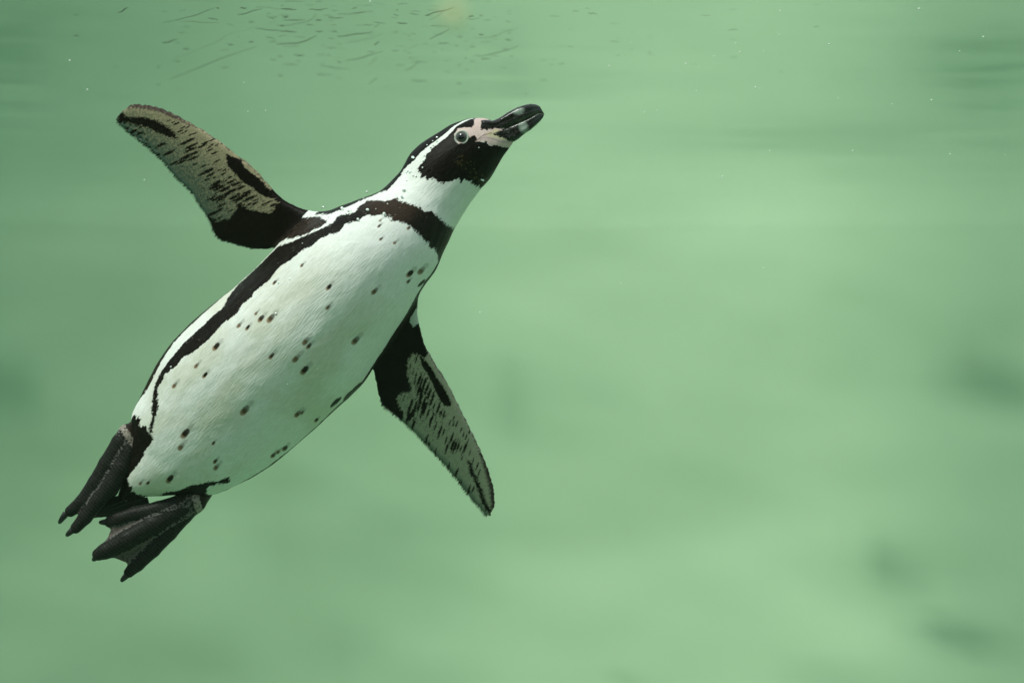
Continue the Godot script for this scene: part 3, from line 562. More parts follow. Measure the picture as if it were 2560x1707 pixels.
func torso_colour(p: Vector3, normal: Vector3) -> Color:
	var face := soft(405.0, 425.0, p.y)
	var amp := lerpf(1.0, 0.4, face)
	var n1 := noise.get_noise_3d(p.x * 0.55, p.y * 0.075, p.z * 0.3)
	var n2 := noise.get_noise_3d(p.x * 0.25, p.y * 0.25, 50.0)
	var n3 := noise.get_noise_3d(p.x * 1.1, p.y * 0.22, 70.0 + p.z)
	var q := Vector2(p.x + 0.9 * n2 * amp, p.y + (3.4 * n1 + 1.2 * n3) * amp)
	var flat := Vector2(p.x + 0.3 * n2, p.y + 0.3 * n3)
	var q2 := q + Vector2(0.5 * n3, 2.2 * noise.get_noise_3d(p.x * 1.7, p.y * 0.15, 230.0)) * amp
	var hair := 0.7 * soft(0.30, 0.65, noise.get_noise_3d(p.x * 1.5, p.y * 0.13, p.z * 0.8 + 260.0))
	var sheen := BLACK.lerp(Color(0.034, 0.030, 0.026), hair)  # feather sheen painted in as fine lighter streaks
	var dark := sheen.lerp(BROWN, clampf(0.04 + 0.25 * n3 + 0.1 * n2, 0.0, 1.0))
	var deep := p.z - torso_depth[clampi(int((p.y + 54.0) / 4.0), 0, 130)]
	# bare parts of the face
	if p.y > 362.0 and deep > -6.0:
		if inside("mask", q):
			var gold := soft(0.25, 0.6, noise.get_noise_3d(p.x * 0.28, p.y * 0.9, 90.0)) * soft(404.0, 410.0, p.y) * (1.0 - soft(416.0, 422.0, p.y)) * soft(2.0, 12.0, p.x)
			return sheen.lerp(Color(0.16, 0.12, 0.04), gold * 0.9)
		if inside("bare", flat):
			var pink := Color(0.62, 0.44, 0.43).lerp(Color(0.64, 0.55, 0.49), 0.4 + 0.6 * n2)
			if inside("beak_root", Vector2(p.x + 1.2 * n1, p.y + 1.2 * n3)) or inside("beak_lower", Vector2(p.x + 1.5 * n3, p.y + 1.5 * n1)):
				return BLACK.lerp(Color(0.07, 0.08, 0.075), soft(0.1, 0.7, noise.get_noise_3d(p.x * 0.3 + p.y * 0.5, p.y * 0.3 - p.x, 200.0)))
			if inside("yellow", flat):
				pink = pink.lerp(Color(0.58, 0.56, 0.28), 0.55)
			var line := near_line(flat, areas["gape"][1])
			pink = pink.lerp(Color(0.20, 0.13, 0.12), 0.75 * (1.0 - soft(0.25, 0.9, line)))
			line = near_line(flat, areas["fold"][1])
			pink = pink.lerp(Color(0.30, 0.24, 0.26), 0.5 * (1.0 - soft(0.3, 1.0, line)))
			return pink
	if inside("nape", q):
		return dark
	var back := 1.5 + 2.5 * n1
	if p.x < 0.0:
		back += 19.0 * soft(10.0, 60.0, p.y) * (1.0 - soft(150.0, 200.0, p.y))
	else:
		back += 8.0 * soft(120.0, 175.0, p.y) * (1.0 - soft(300.0, 340.0, p.y)) + 7.0 * soft(20.0, 60.0, p.y) + 8.0 * exp(-pow((p.y - 182.0) / 9.0, 2.0))
	if deep < back and p.y > -60.0 and not (p.x > 20.0 and p.y > 352.0 and deep > -9.0):
		return dark.lerp(BROWN, 0.25)
	var on_band := 0.5 * float(inside("band", q)) + 0.5 * float(inside("band", q2))
	if on_band > 0.0:
		var brown := sheen.lerp(BROWN, clampf(0.05 + 0.5 * n3 + 0.5 * soft(300.0, 330.0, p.y) * (1.0 - soft(5.0, 25.0, p.x)), 0.0, 1.3))
		if noise.get_noise_3d(p.x * 0.5, p.y * 0.16, 120.0) > 0.66:
			brown = brown.lerp(Color(0.5, 0.47, 0.42), 0.5)
		return WHITE.lerp(brown, on_band)
	if p.x < -30.0 and p.y > 180.0 and inside("shoulder", q):
		var grey := soft(-0.1, 0.6, n3) * soft(-75.0, -58.0, p.x)
		return BLACK.lerp(Color(0.12, 0.085, 0.065), grey)
	if p.y < 40.0 and (inside("cuff_left", q) or inside("cuff_right", q)):
		return dark
	var c := WHITE
	# soft stains of the lower belly
	var stain := soft(0.0, 0.7, noise.get_noise_3d(p.x * 0.018, p.y * 0.010, 12.0) + 0.35) * (1.0 - soft(210.0, 300.0, p.y))
	c = c.lerp(Color(0.60, 0.60, 0.47), 0.55 * stain)
	c = c.lerp(Color(0.55, 0.58, 0.52), 0.25 * clampf(n3 + n1, 0.0, 1.0))
	var ink := 0.0
	var grey_tip := 0.0
	var rust := 0.0
	for s in BELLY_SPOTS.size() / 3:
		var k: float = BELLY_SPOTS[s * 3 + 2] * (1.0 + 0.22 * sin(s * 5.1))
		var dx: float = (p.x + 0.5 * n3 - BELLY_SPOTS[s * 3]) / k
		if absf(dx) > 4.0:
			continue
		var dy: float = (p.y - BELLY_SPOTS[s * 3 + 1]) / k
		if absf(dy) > 9.0:
			continue
		ink = maxf(ink, (0.72 + 0.28 * sin(s * 2.3)) * (1.0 - soft(0.5, 1.25, dx * dx / 3.2 + dy * dy / 8.5)))
		rust = maxf(rust, 1.0 - soft(0.4, 1.3, dx * dx / 3.6 + (dy + 1.9) * (dy + 1.9) / 7.5))
		grey_tip = maxf(grey_tip, 1.0 - soft(0.2, 1.3, dx * dx / 3.4 + (dy - 4.0) * (dy - 4.0) / 11.0))
	for s in FLANK_DASHES.size() / 3:
		var k: float = FLANK_DASHES[s * 3 + 2]
		var dx: float = (p.x - FLANK_DASHES[s * 3]) / k
		var dy: float = (p.y + n1 - FLANK_DASHES[s * 3 + 1]) / k
		ink = maxf(ink, 1.0 - soft(0.6, 1.2, dx * dx / 1.4 + dy * dy / 30.0))
	c = c.lerp(Color(0.16, 0.17, 0.15), grey_tip * 0.34)
	c = c.lerp(Color(0.22, 0.11, 0.035), rust * 0.85)
	return c.lerp(Color(0.014, 0.009, 0.006), ink)


func flipper_colour(p: Vector3, normal: Vector3, side: int) -> Color:
	var f: Dictionary = flippers[side]
	var r: Vector3 = p - f.root
	var u: float = r.dot(f.along)
	var v: float = r.dot(f.across)
	var lean := 0.70 if side == 0 else 0.82
	var across := u + lean * v
	var n1 := noise.get_noise_2d(across * 0.7, v * 0.10 + 300.0 * side)
	var n2 := noise.get_noise_2d(u * 0.25 + 90.0, v * 0.25)
	var n3 := noise.get_noise_2d(across * 1.3 + 40.0, v * 0.3)
	if normal.dot(f.out) < -0.15:
		return BLACK.lerp(BROWN, 0.3 + 0.3 * n2)
	var q := Vector2(u + 0.6 * n2 - 2.4 * n1, v + 3.4 * n1)
	var tight := Vector2(u - 0.8 * n1 - 0.4 * n3, v + 1.1 * n1 + 0.6 * n3)
	var names := ["left", "right"]
	var who: String = names[side]
	if side == 1 and inside("right_white", tight):
		return Color(0.5, 0.55, 0.5)
	if inside(who + "_root", q):
		if side == 0:
			var grey := soft(-0.1, 0.6, n3) * soft(-18.0, -30.0, u)
			if p.x > -66.0 and not inside("shoulder", Vector2(p.x + n2, p.y + 2.0 * n1)):
				return WHITE
			return BLACK.lerp(Color(0.12, 0.085, 0.065), grey)
		return BLACK
	if inside(who + "_bar", tight) or inside(who + "_tip", Vector2(u - 3.0 * n1 + 2.0 * n3, v + 2.5 * n1 + 1.5 * n3)):
		return BLACK
	var i := clampi(int((u + 40.0) / 4.0), 0, (f.lead as PackedFloat32Array).size() - 1)
	var from_lead: float = f.lead[i] - v
	var from_trail: float = v - f.trail[i]
	var across_share := clampf(from_trail / maxf(from_lead + from_trail, 1.0), 0.0, 1.0)
	var c := Color(0.32, 0.275, 0.175).lerp(Color(0.075, 0.11, 0.08), clampf(1.15 - across_share * 1.25 + n2 * 0.6 + n3 * 0.35, 0.0, 1.0))
	if side == 1:
		c = c.lerp(Color(0.47, 0.46, 0.36), 0.72)  # right painted lighter, left kept dim: bounce light and shade in the colour
	c = c.lerp(Color(0.08, 0.13, 0.11), 0.8 * (1.0 - soft(1.0, 9.0 + 4.0 * n1, from_trail)))
	# brown scaly rim of the leading edge, wider towards the tip
	c = c * (1.0 + 0.22 * noise.get_noise_2d(u * 0.9, v * 0.9 + 500.0))
	# streaks that run together in the middle of the wing
	var streak := noise.get_noise_2d(across * 0.42 + 700.0 * side, v * 0.06 + 20.0) + 0.35 * n3
	if streak > lerpf(0.42, 0.72, soft(60.0, 120.0, u)) and from_lead > 12.0 and from_trail > 9.0:
		return BLACK
	var rim := lerpf(1.5, 7.5, soft(90.0, 185.0, u))
	if from_lead < rim * (1.0 + 0.5 * n3):
		c = c.lerp(Color(0.055, 0.038, 0.034), soft(-0.3, 0.4, n3 + n2 + 1.3 * soft(100.0, 170.0, u) - 0.25) * (1.0 - soft(0.5, 1.2, from_lead / rim)))
	var marks: Array = LEFT_MARKS if side == 0 else RIGHT_MARKS
	for s in marks.size() / 3:
		var k: float = marks[s * 3 + 2] * (1.22 if marks[s * 3 + 2] > 1.4 else 1.0)
		var dv: float = (v - marks[s * 3 + 1]) / k
		if absf(dv) > 4.0:
			continue
		var du: float = (u - marks[s * 3] + lean * (v - marks[s * 3 + 1])) / (0.35 + 0.8 * k)
		if absf(du) > 2.0:
			continue
		var e := du * du / 0.55 + dv * dv / 6.0
		if e < 1.0 + 0.9 * n1 + 0.8 * n3:
			return BLACK
	return c


func foot_colour(p: Vector3, side: int) -> Color:
	var foot: Dictionary = feet[side]
	var toe := 99.0
	for l in foot.toes:
		toe = minf(toe, toe_distance(p, l))
	var n1 := noise.get_noise_3d(p.x * 0.35, p.y * 0.35, p.z * 0.35 + 60.0)
	var n2 := noise.get_noise_3d(p.x * 0.9, p.y * 0.9, p.z * 0.9)
	var wrinkle := sin(p.y * 2.1 + 2.2 * noise.get_noise_3d(p.x * 0.16, p.y * 0.1, p.z * 0.16))
	var c := Color(0.008, 0.0085, 0.0085).lerp(Color(0.05, 0.046, 0.042), clampf(0.25 + 0.3 * n2 + 0.24 * wrinkle + 0.25 * n1, 0.0, 1.0))
	if toe > 1.3:
		c = Color(0.15, 0.12, 0.11).lerp(Color(0.055, 0.05, 0.048), clampf(0.5 + n1 + 0.4 * n2, 0.0, 1.0))
	if toe > 0.5 and toe < 1.9 + 2.0 * n1 and n1 + 0.2 * n2 > 0.0:
		c = Color(0.13, 0.125, 0.115)
	# worn pale band at the ankle
	var ankle: float = foot.band.dot(Vector2(p.x, p.y)) - foot.band_at
	if absf(ankle + 1.5 * n1) < 3.4 and n1 * 0.8 + n2 * 0.7 > -0.28:
		c = Color(0.40, 0.36, 0.32).lerp(Color(0.2, 0.15, 0.13), clampf(0.3 + n2, 0.0, 1.0))
	elif side == 0 and ankle < 0.0 and ankle > -36.0 and n1 + 0.5 * n2 > 0.12 + 0.02 * (p.x - lerpf(-58.0, -78.0, -ankle / 40.0)) * 4.0:
		c = Color(0.36, 0.34, 0.31)
	if ankle > 3.0 + 1.5 * n1:
		c = BLACK.lerp(BROWN, 0.3)
	return c


# ---------------------------------------------------------------- building the bird

func feather_material() -> StandardMaterial3D:
	var streaks := FastNoiseLite.new()
	streaks.noise_type = FastNoiseLite.TYPE_SIMPLEX
	streaks.frequency = 0.045
	streaks.fractal_octaves = 3
	streaks.seed = 11
	var ramp := Gradient.new()
	ramp.set_color(0, Color(0.88, 0.89, 0.87))
	ramp.set_color(1, Color(1, 1, 1))
	var tint := NoiseTexture2D.new()
	tint.width = 512
	tint.height = 512
	tint.seamless = true
	tint.noise = streaks
	tint.color_ramp = ramp
	var relief := NoiseTexture2D.new()
	relief.width = 512
	relief.height = 512
	relief.seamless = true
	relief.noise = streaks
	var m := StandardMaterial3D.new()
	m.resource_name = "wet_feathers"
	m.vertex_color_use_as_albedo = true
	m.albedo_texture = tint
	m.uv1_triplanar = true
	m.uv1_scale = Vector3(19, 3.2, 19)
	m.heightmap_enabled = true
	m.heightmap_texture = relief
	m.heightmap_scale = 0.03
	m.roughness = 0.45
	m.metallic_specular = 0.18
	return m


func plain_material(called: String, c: Color, rough: float, spec := 0.5) -> StandardMaterial3D:
	var m := StandardMaterial3D.new()
	m.resource_name = called
	m.albedo_color = c.linear_to_srgb()
	m.roughness = rough
	m.metallic_specular = spec
	return m


func painted_material(called: String, rough: float, spec := 0.5) -> StandardMaterial3D:
	var m := plain_material(called, Color.WHITE, rough, spec)
	m.vertex_color_use_as_albedo = true
	return m


func make_web(a: Array, b: Array, from: int, to: int) -> Array:
	# strip of triangles between two toes; the last row is pulled back so that the edge of the web is hollow
	var strip := []
	for i in range(from, to + 1):
		var pa := Vector3(a[i * 4], a[i * 4 + 1], a[i * 4 + 2])
		var pb := Vector3(b[i * 4], b[i * 4 + 1], b[i * 4 + 2])
		strip.append(pa)
		strip.append(pb)
	return strip


func build_penguin() -> void:
	var bird_root := Node3D.new()
	bird_root.name = "penguin"
	add_child(bird_root)
	var S := 0.6586 / 1707.0
	bird_root.position = Vector3((413.6 - 1280.0) * S, EYE_LEVEL + (853.5 - 1175.5) * S, 0)
	bird_root.rotation.z = -deg_to_rad(42.4)
	tag(bird_root, "black and white penguin swimming upwards underwater, spotted white belly towards the viewer", "penguin")
	for l in [[LEFT_ROOT, LEFT_ALONG, LEFT_ACROSS, LEFT_LENGTH, LEFT_LEADING, LEFT_TRAILING], [RIGHT_ROOT, RIGHT_ALONG, RIGHT_ACROSS, RIGHT_LENGTH, RIGHT_LEADING, RIGHT_TRAILING]]:
		var n: Vector3 = (l[1] as Vector3).cross(l[2]).normalized()
		flippers.append({"root": l[0], "along": l[1], "across": l[2], "out": n if n.z > 0.0 else -n, "length": l[3], "lead": PackedFloat32Array(l[4]), "trail": PackedFloat32Array(l[5])})
	var lt := [LEFT_FOOT_OUTER_TOE, LEFT_FOOT_MIDDLE_TOE, LEFT_FOOT_INNER_TOE]
	var rt := [RIGHT_FOOT_OUTER_TOE, RIGHT_FOOT_MIDDLE_TOE, RIGHT_FOOT_INNER_TOE]
	var down := Vector2(0.45, 0.9).normalized()
	feet.append({"toes": lt, "webs": [make_web(lt[0], lt[1], 2, 5), make_web(lt[1], lt[2], 2, 4)], "band": Vector2(0.2, 0.98), "band_at": Vector2(0.2, 0.98).dot(Vector2(-48, 1.0))})
	feet.append({"toes": rt, "webs": [make_web(rt[0], rt[1], 2, 5), make_web(rt[1], rt[2], 2, 5)], "band": Vector2(0.55, 0.84), "band_at": Vector2(0.55, 0.84).dot(Vector2(37.0, 3.0))})
	for pair in [["band", CHEST_BAND], ["nape", NAPE], ["mask", FACE_MASK], ["bare", BARE_FACE], ["gape", GAPE_LINE], ["fold", CHIN_FOLD], ["yellow", GAPE_YELLOW], ["beak_root", BEAK_ROOT_DARK], ["beak_lower", BEAK_ROOT_LOWER], ["shoulder", SHOULDER_DARK], ["cuff_left", LEFT_CUFF], ["cuff_right", RIGHT_CUFF], ["left_root", LEFT_DARK_ROOT], ["left_bar", LEFT_BAR], ["left_tip", LEFT_TIP_BAR], ["right_root", RIGHT_DARK_ROOT], ["right_bar", RIGHT_BAR], ["right_tip", RIGHT_TIP_BAR], ["right_white", RIGHT_WHITE_MARK]]:
		keep_area(pair[0], pair[1])
	# body, flippers and feet: one continuous mesh

	var v := PackedVector3Array()
	var n := PackedVector3Array()
	var c := PackedColorArray()
	var t := PackedInt32Array()
	var jobs := [[0, Vector3(-292, -64, -96), Vector3(270, 480, 104), 3.0, 2], [1, Vector3(-100, -125, -34), Vector3(-10, 40, 30), 1.8, 1], [2, Vector3(-40, -125, -34), Vector3(85, 40, 30), 1.8, 1]]
	for job in jobs:
		var net := surface_net(job[0], job[1], job[2], job[3])
		var nv: PackedVector3Array = net[0]
		var nt: PackedInt32Array = net[1]
		var nn := smooth_normals(nv, nt)
		for k in job[4]:
			nt = subdivide(nv, nn, nt, k == 1)
		var first := v.size()
		for i in nv.size():
			var p := nv[i]
			if job[0] == 0:
				var d := torso(p)
				if p.x < -20.0 and p.y > 100.0 and flipper(p, flippers[0]) < d:
					c.append(flipper_colour(p, nn[i], 0))
				elif p.x > 30.0 and p.y > 20.0 and flipper(p, flippers[1]) < d:
					c.append(flipper_colour(p, nn[i], 1))
				else:
					c.append(torso_colour(p, nn[i]))
			else:
				c.append(foot_colour(p, job[0] - 1))
			nv[i] = p * 0.001
		for i in nt.size():
			nt[i] += first
		v.append_array(nv)
		n.append_array(nn)
		t.append_array(nt)
	put("body", arrays_mesh(v, n, c, t), feather_material(), bird_root)
	build_beak(bird_root)
	build_eye(bird_root)
	build_claws(bird_root)
	build_tail(bird_root)
	build_fringe(bird_root)


func build_beak(root: Node3D) -> void:
	var horn := painted_material("beak_horn", 0.24, 0.38)
	for upper in [true, false]:
		var v := PackedVector3Array()
		var c := PackedColorArray()
		var ring := 28
		var steps := 103
		for s in steps:
			var g := (BEAK_ALONG.size() - 1.001) * s / (steps - 1.0)
			var i := int(g)
			var k := g - i
			var u: float = lerpf(BEAK_ALONG[i], BEAK_ALONG[i + 1], k)
			var top: float = lerpf(BEAK_TOP[i], BEAK_TOP[i + 1], k) if upper else lerpf(BEAK_MOUTH[i], BEAK_MOUTH[i + 1], k) + 0.5
			var low: float = lerpf(BEAK_MOUTH[i], BEAK_MOUTH[i + 1], k) - 0.5 if upper else lerpf(BEAK_BOTTOM[i], BEAK_BOTTOM[i + 1], k)
			var share := clampf(u / 52.3, 0.0, 1.0)
			var half := maxf((top - low) * 0.5, 0.25)
			var deep := lerpf(10.5, 7.6, soft(0.0, 0.35, share)) * sqrt(maxf(0.0, 1.0 - pow(share, 3.2)) + 0.02)
			if not upper:
				deep *= 0.9
			for w in ring:
				var a := TAU * w / ring
				var y := sin(a) * half
				var z := cos(a) * deep
				# a square shoulder, and a groove along the upper side
				z *= 1.0 + 0.10 * cos(4.0 * a) * -1.0
				var groove := exp(-pow((sin(a) - 0.0) / 0.16, 2.0)) * (1.0 - share) * (0.9 if upper else 0.5)
				z -= signf(z) * groove
				var m := (top + low) * 0.5 + y
				var q := BEAK_BASE + BEAK_AXIS * u + BEAK_UP * m
				var rough := noise.get_noise_3d(u * 0.5, m * 1.4, z * 0.3)
				var scale_line := noise.get_noise_3d(u * 0.25 + 3.0, m * 2.2, 33.0)
				z += signf(z) * 0.7 * rough * (1.0 - share)
				v.append(Vector3(q.x, q.y, z - 1.0) * 0.001)
				var col := Color(0.008, 0.0075, 0.007).lerp(Color(0.085, 0.08, 0.07), clampf(scale_line * 1.6 - 0.35 + 0.5 * rough, 0.0, 1.0))
				col = col.lerp(Color(0.028, 0.034, 0.034), soft(0.68, 0.9, share))
				for b in 2:
					var dx: float = (u - BEAK_PALE[b * 3]) / (BEAK_PALE[b * 3 + 2] * (1.5 if b == 0 else 1.0))
					var dy: float = (m - BEAK_PALE[b * 3 + 1]) / (BEAK_PALE[b * 3 + 2] * (0.75 if b == 0 else 1.5))
					col = col.lerp(Color(0.34, 0.40, 0.35), 0.85 * (1.0 - soft(0.0, 1.7, dx * dx + dy * dy + 0.35 * rough + 0.3 * scale_line)))
				# pale edges of the mouth, yellow at the gape
				if upper and share > 0.25:
					var strip := (m - low - 1.0) / 1.5
					col = col.lerp(Color(0.115, 0.125, 0.095), 0.7 * exp(-strip * strip) * soft(0.25, 0.55, share) * (1.0 - soft(0.85, 0.97, share)))
				var edge := absf(m - lerpf(BEAK_MOUTH[i], BEAK_MOUTH[i + 1], k))
				col = col.lerp(Color(0.10, 0.105, 0.07), (1.0 - soft(0.3, 1.6, edge)) * 0.7)
				col = col.lerp(Color(0.36, 0.36, 0.18), (1.0 - soft(0.5, 2.2, edge)) * (1.0 - soft(-2.0, 8.0, u)))
				if not upper:
					col = col.lerp(Color(0.18, 0.21, 0.17), soft(0.1, 0.5, scale_line) * (1.0 - soft(4.0, 18.0, u)))
				c.append(col)
		var t := grid_triangles(steps, ring, true, true)
		var tip := v.size()
		v.append((v[tip - ring] + v[tip - ring / 2]) * 0.5)
		c.append(c[tip - 1])
		for w in ring:
			t.append_array([tip - ring + w, tip - ring + (w + 1) % ring, tip])
		put("upper_beak" if upper else "lower_beak", arrays_mesh(v, smooth_normals(v, t), c, t), horn, root)


func ball(r: float, segments := 24) -> SphereMesh:
	var s := SphereMesh.new()
	s.radius = r
	s.height = 2.0 * r
	s.radial_segments = segments
	s.rings = segments / 2
	return s


func build_eye(root: Node3D) -> void:
	var x := EYE_CENTRE.x
	var y := EYE_CENTRE.y
	var z := torso_front(x, y)
	var e := 0.5
	var n := Vector3(torso_front(x - e, y) - torso_front(x + e, y), torso_front(x, y - e) - torso_front(x, y + e), 2.0 * e).normalized()
	n = n.lerp(Vector3(0, 0, 1), 0.5).normalized()
	var socket := Node3D.new()
	socket.name = "eye"
	socket.position = Vector3(x, y, z) * 0.001 - n * 0.0034
	root.add_child(socket)
	socket.basis = Basis(Quaternion(Vector3(0, 0, 1), n))
	var wet := plain_material("eye_white", Color(0.26, 0.30, 0.29), 0.12, 0.5)
	var white := MeshInstance3D.new()
	white.name = "eyeball"
	white.mesh = ball(0.0064, 32)
	white.material_override = wet
	socket.add_child(white)
	# iris and pupil as caps that follow the ball
	put("iris", cap_mesh(0.00652, 0.84, 0.0), painted_cap(Color(0.05, 0.057, 0.058), Color(0.06, 0.042, 0.035)), socket)
	put("pupil", cap_mesh(0.00664, 0.43, 0.0), plain_material("pupil", Color(0.004, 0.005, 0.006), 0.06, 0.5), socket)
	var lid := TorusMesh.new()
	lid.inner_radius = 0.0053
	lid.outer_radius = 0.0068
	lid.rings = 40
	lid.ring_segments = 12
	var skin := plain_material("eyelid_skin", Color(0.44, 0.46, 0.40), 0.45, 0.4)
	var l := put("eyelid", lid, skin, socket)
	l.rotation.x = PI / 2
	l.position.z = 0.0036
	l.scale = Vector3(1.0, 0.9, 1.06)


func painted_cap(outer: Color, inner: Color) -> StandardMaterial3D:
	return plain_material("iris", outer.lerp(inner, 0.45), 0.1, 0.5)


func cap_mesh(r: float, angle: float, lift: float) -> ArrayMesh:
	var v := PackedVector3Array()
	for i in 9:
		for k in 32:
			var a := angle * (i + 0.001) / 8.0
			v.append(Vector3(sin(a) * cos(TAU * k / 32.0), sin(a) * sin(TAU * k / 32.0), cos(a)) * r + Vector3(0, 0, lift))
	var t := grid_triangles(9, 32, true, true)
	var n := PackedVector3Array()
	for p in v:
		n.append(p.normalized())
	return arrays_mesh(v, n, PackedColorArray(), t)


func tube(points: Array, radii: Array, ring := 10) -> ArrayMesh:
	var v := PackedVector3Array()
	for i in points.size():
		var d: Vector3 = (points[mini(i + 1, points.size() - 1)] - points[maxi(i - 1, 0)]).normalized()
		var side := d.cross(Vector3(0.3, 0.2, 1.0)).normalized()
		var up := side.cross(d)
		for k in ring:
			v.append(points[i] + (side * cos(TAU * k / ring) + up * sin(TAU * k / ring)) * radii[i])
	var t := grid_triangles(points.size(), ring, true)
	return arrays_mesh(v, smooth_normals(v, t), PackedColorArray(), t)


func build_claws(root: Node3D) -> void:
	var horn := plain_material("claw_horn", Color(0.006, 0.006, 0.006), 0.35, 0.5)
	for i in CLAWS.size() / 5:
		var a := Vector3(CLAWS[i * 5], CLAWS[i * 5 + 1], CLAWS[i * 5 + 4]) * 0.001
		var b := Vector3(CLAWS[i * 5 + 2], CLAWS[i * 5 + 3], CLAWS[i * 5 + 4] - 1.0) * 0.001
		var bend := Vector3(0, 0, 0.0012)
		var pts := []
		var rad := []
		for k in 9:
			var s := k / 8.0
			pts.append(a.lerp(b, s) + bend * sin(s * PI))
			rad.append(0.0030 * sqrt(maxf(0.0, 1.0 - s * s)) * 0.8 + 0.0005 * (1.0 - s) + 0.00045 * float(k < 8))
		put("claw", tube(pts, rad), horn, root)


func build_tail(root: Node3D) -> void:
	var quill := plain_material("tail_feathers", Color(0.008, 0.0075, 0.007), 0.5, 0.4)
	for i in TAIL.size() / 4:
		var z := -10.0 - 2.2 * (i % 4)
		var a := Vector3(TAIL[i * 4], TAIL[i * 4 + 1], z + 6.0) * 0.001
		var b := Vector3(TAIL[i * 4 + 2], TAIL[i * 4 + 3], z) * 0.001
		var d := (b - a).normalized()
		var side := d.cross(Vector3(0, 0, 1)).normalized()
		var v := PackedVector3Array()
		for k in 13:
			var s := k / 12.0
			var w := 0.0042 * (0.7 + 0.5 * s) * sqrt(maxf(0.0, 1.0 - pow(s, 5.0))) + 0.0002
			var m := a.lerp(b, s)
			v.append_array([m + side * w, m + Vector3(0, 0, 0.0012), m - side * w, m - Vector3(0, 0, 0.0008)])
		var t := grid_triangles(13, 4, true)
		put("tail_feather", arrays_mesh(v, smooth_normals(v, t), PackedColorArray(), t), quill, root)


# Small feather tips that fringe the trailing edges of the flippers.
func build_fringe(root: Node3D) -> void:
	var v := PackedVector3Array()
	var c := PackedColorArray()
	var t := PackedInt32Array()
	for side in 2:
		var f: Dictionary = flippers[side]
		var trail: PackedFloat32Array = f.trail
		var u := 6.0 if side == 0 else 34.0
		while u < f.length - 3.0:
			var g: float = (u + 40.0) / 4.0
			var i := int(g)
			var edge := lerpf(trail[i], trail[i + 1], g - i)
			var bend: float = -FLIPPER_BEND * u * u
			var base: Vector3 = f.root + f.along * u + f.across * (edge + 1.6) + f.out * bend
			var long := rng.randf_range(2.6, 4.2)
			var tip: Vector3 = base - f.across * long + f.along * long * rng.randf_range(0.35, 0.75) + f.out * rng.randf_range(-0.4, 0.4)
			var half := rng.randf_range(0.8, 1.2)
			var first := v.size()
			v.append_array([(base - f.along * half) * 0.001, (base + f.along * half) * 0.001, (base + f.out * 0.6) * 0.001, (base - f.out * 0.6) * 0.001, tip * 0.001])
			var dark := rng.randf() < 0.35 or (side == 0 and u < 55.0) or (side == 1 and u < 62.0)
			var col := BLACK if dark else Color(0.16, 0.20, 0.16).lerp(Color(0.32, 0.33, 0.25), rng.randf())
			for k in 5:
				c.append(col)
			for tri in [[0, 2, 4], [2, 1, 4], [1, 3, 4], [3, 0, 4]]:
				t.append_array([first + tri[0], first + tri[1], first + tri[2]])
			u += rng.randf_range(1.0, 1.7)
	var m := painted_material("flipper_feathers", 0.6, 0.3)
	m.cull_mode = BaseMaterial3D.CULL_DISABLED
	var o := put("feather_fringe", arrays_mesh(v, smooth_normals(v, t), c, t), m, root)
	o.set_meta("kind", "stuff")


# ---------------------------------------------------------------- small things in the water

func bird_to_world(p: Vector3) -> Vector3:
	var root: Node3D = get_node("penguin")
	return root.transform * (p * 0.001)


func build_bubbles() -> void:
	var air := StandardMaterial3D.new()
	air.resource_name = "air_bubble"
	air.albedo_color = Color(0.96, 1.0, 0.97)
	air.roughness = 0.04
	air.metallic = 0.0
	air.metallic_specular = 0.8
	var mesh := ball(0.001, 14)
	for i in BUBBLES.size() / 3:
		var r: float = BUBBLES[i * 3 + 2] * 1.15
		var x: float = BUBBLES[i * 3]
		var y: float = BUBBLES[i * 3 + 1]
		var o := put("air_bubble", mesh, air, self)
		o.position = bird_to_world(Vector3(x, y, torso_front(x, y) + r * 0.7))
		o.scale = Vector3.ONE * r
		o.scale.y *= 0.85
		var where := "white neck" if y > 330.0 else "chest band and shoulder" if y > 270.0 else "spotted belly"
		if y > 390.0:
			where = "head"
		tag(o, "tiny round white air bubble clinging to the %s of the penguin" % where, "bubble", "air bubbles on the %s" % where)


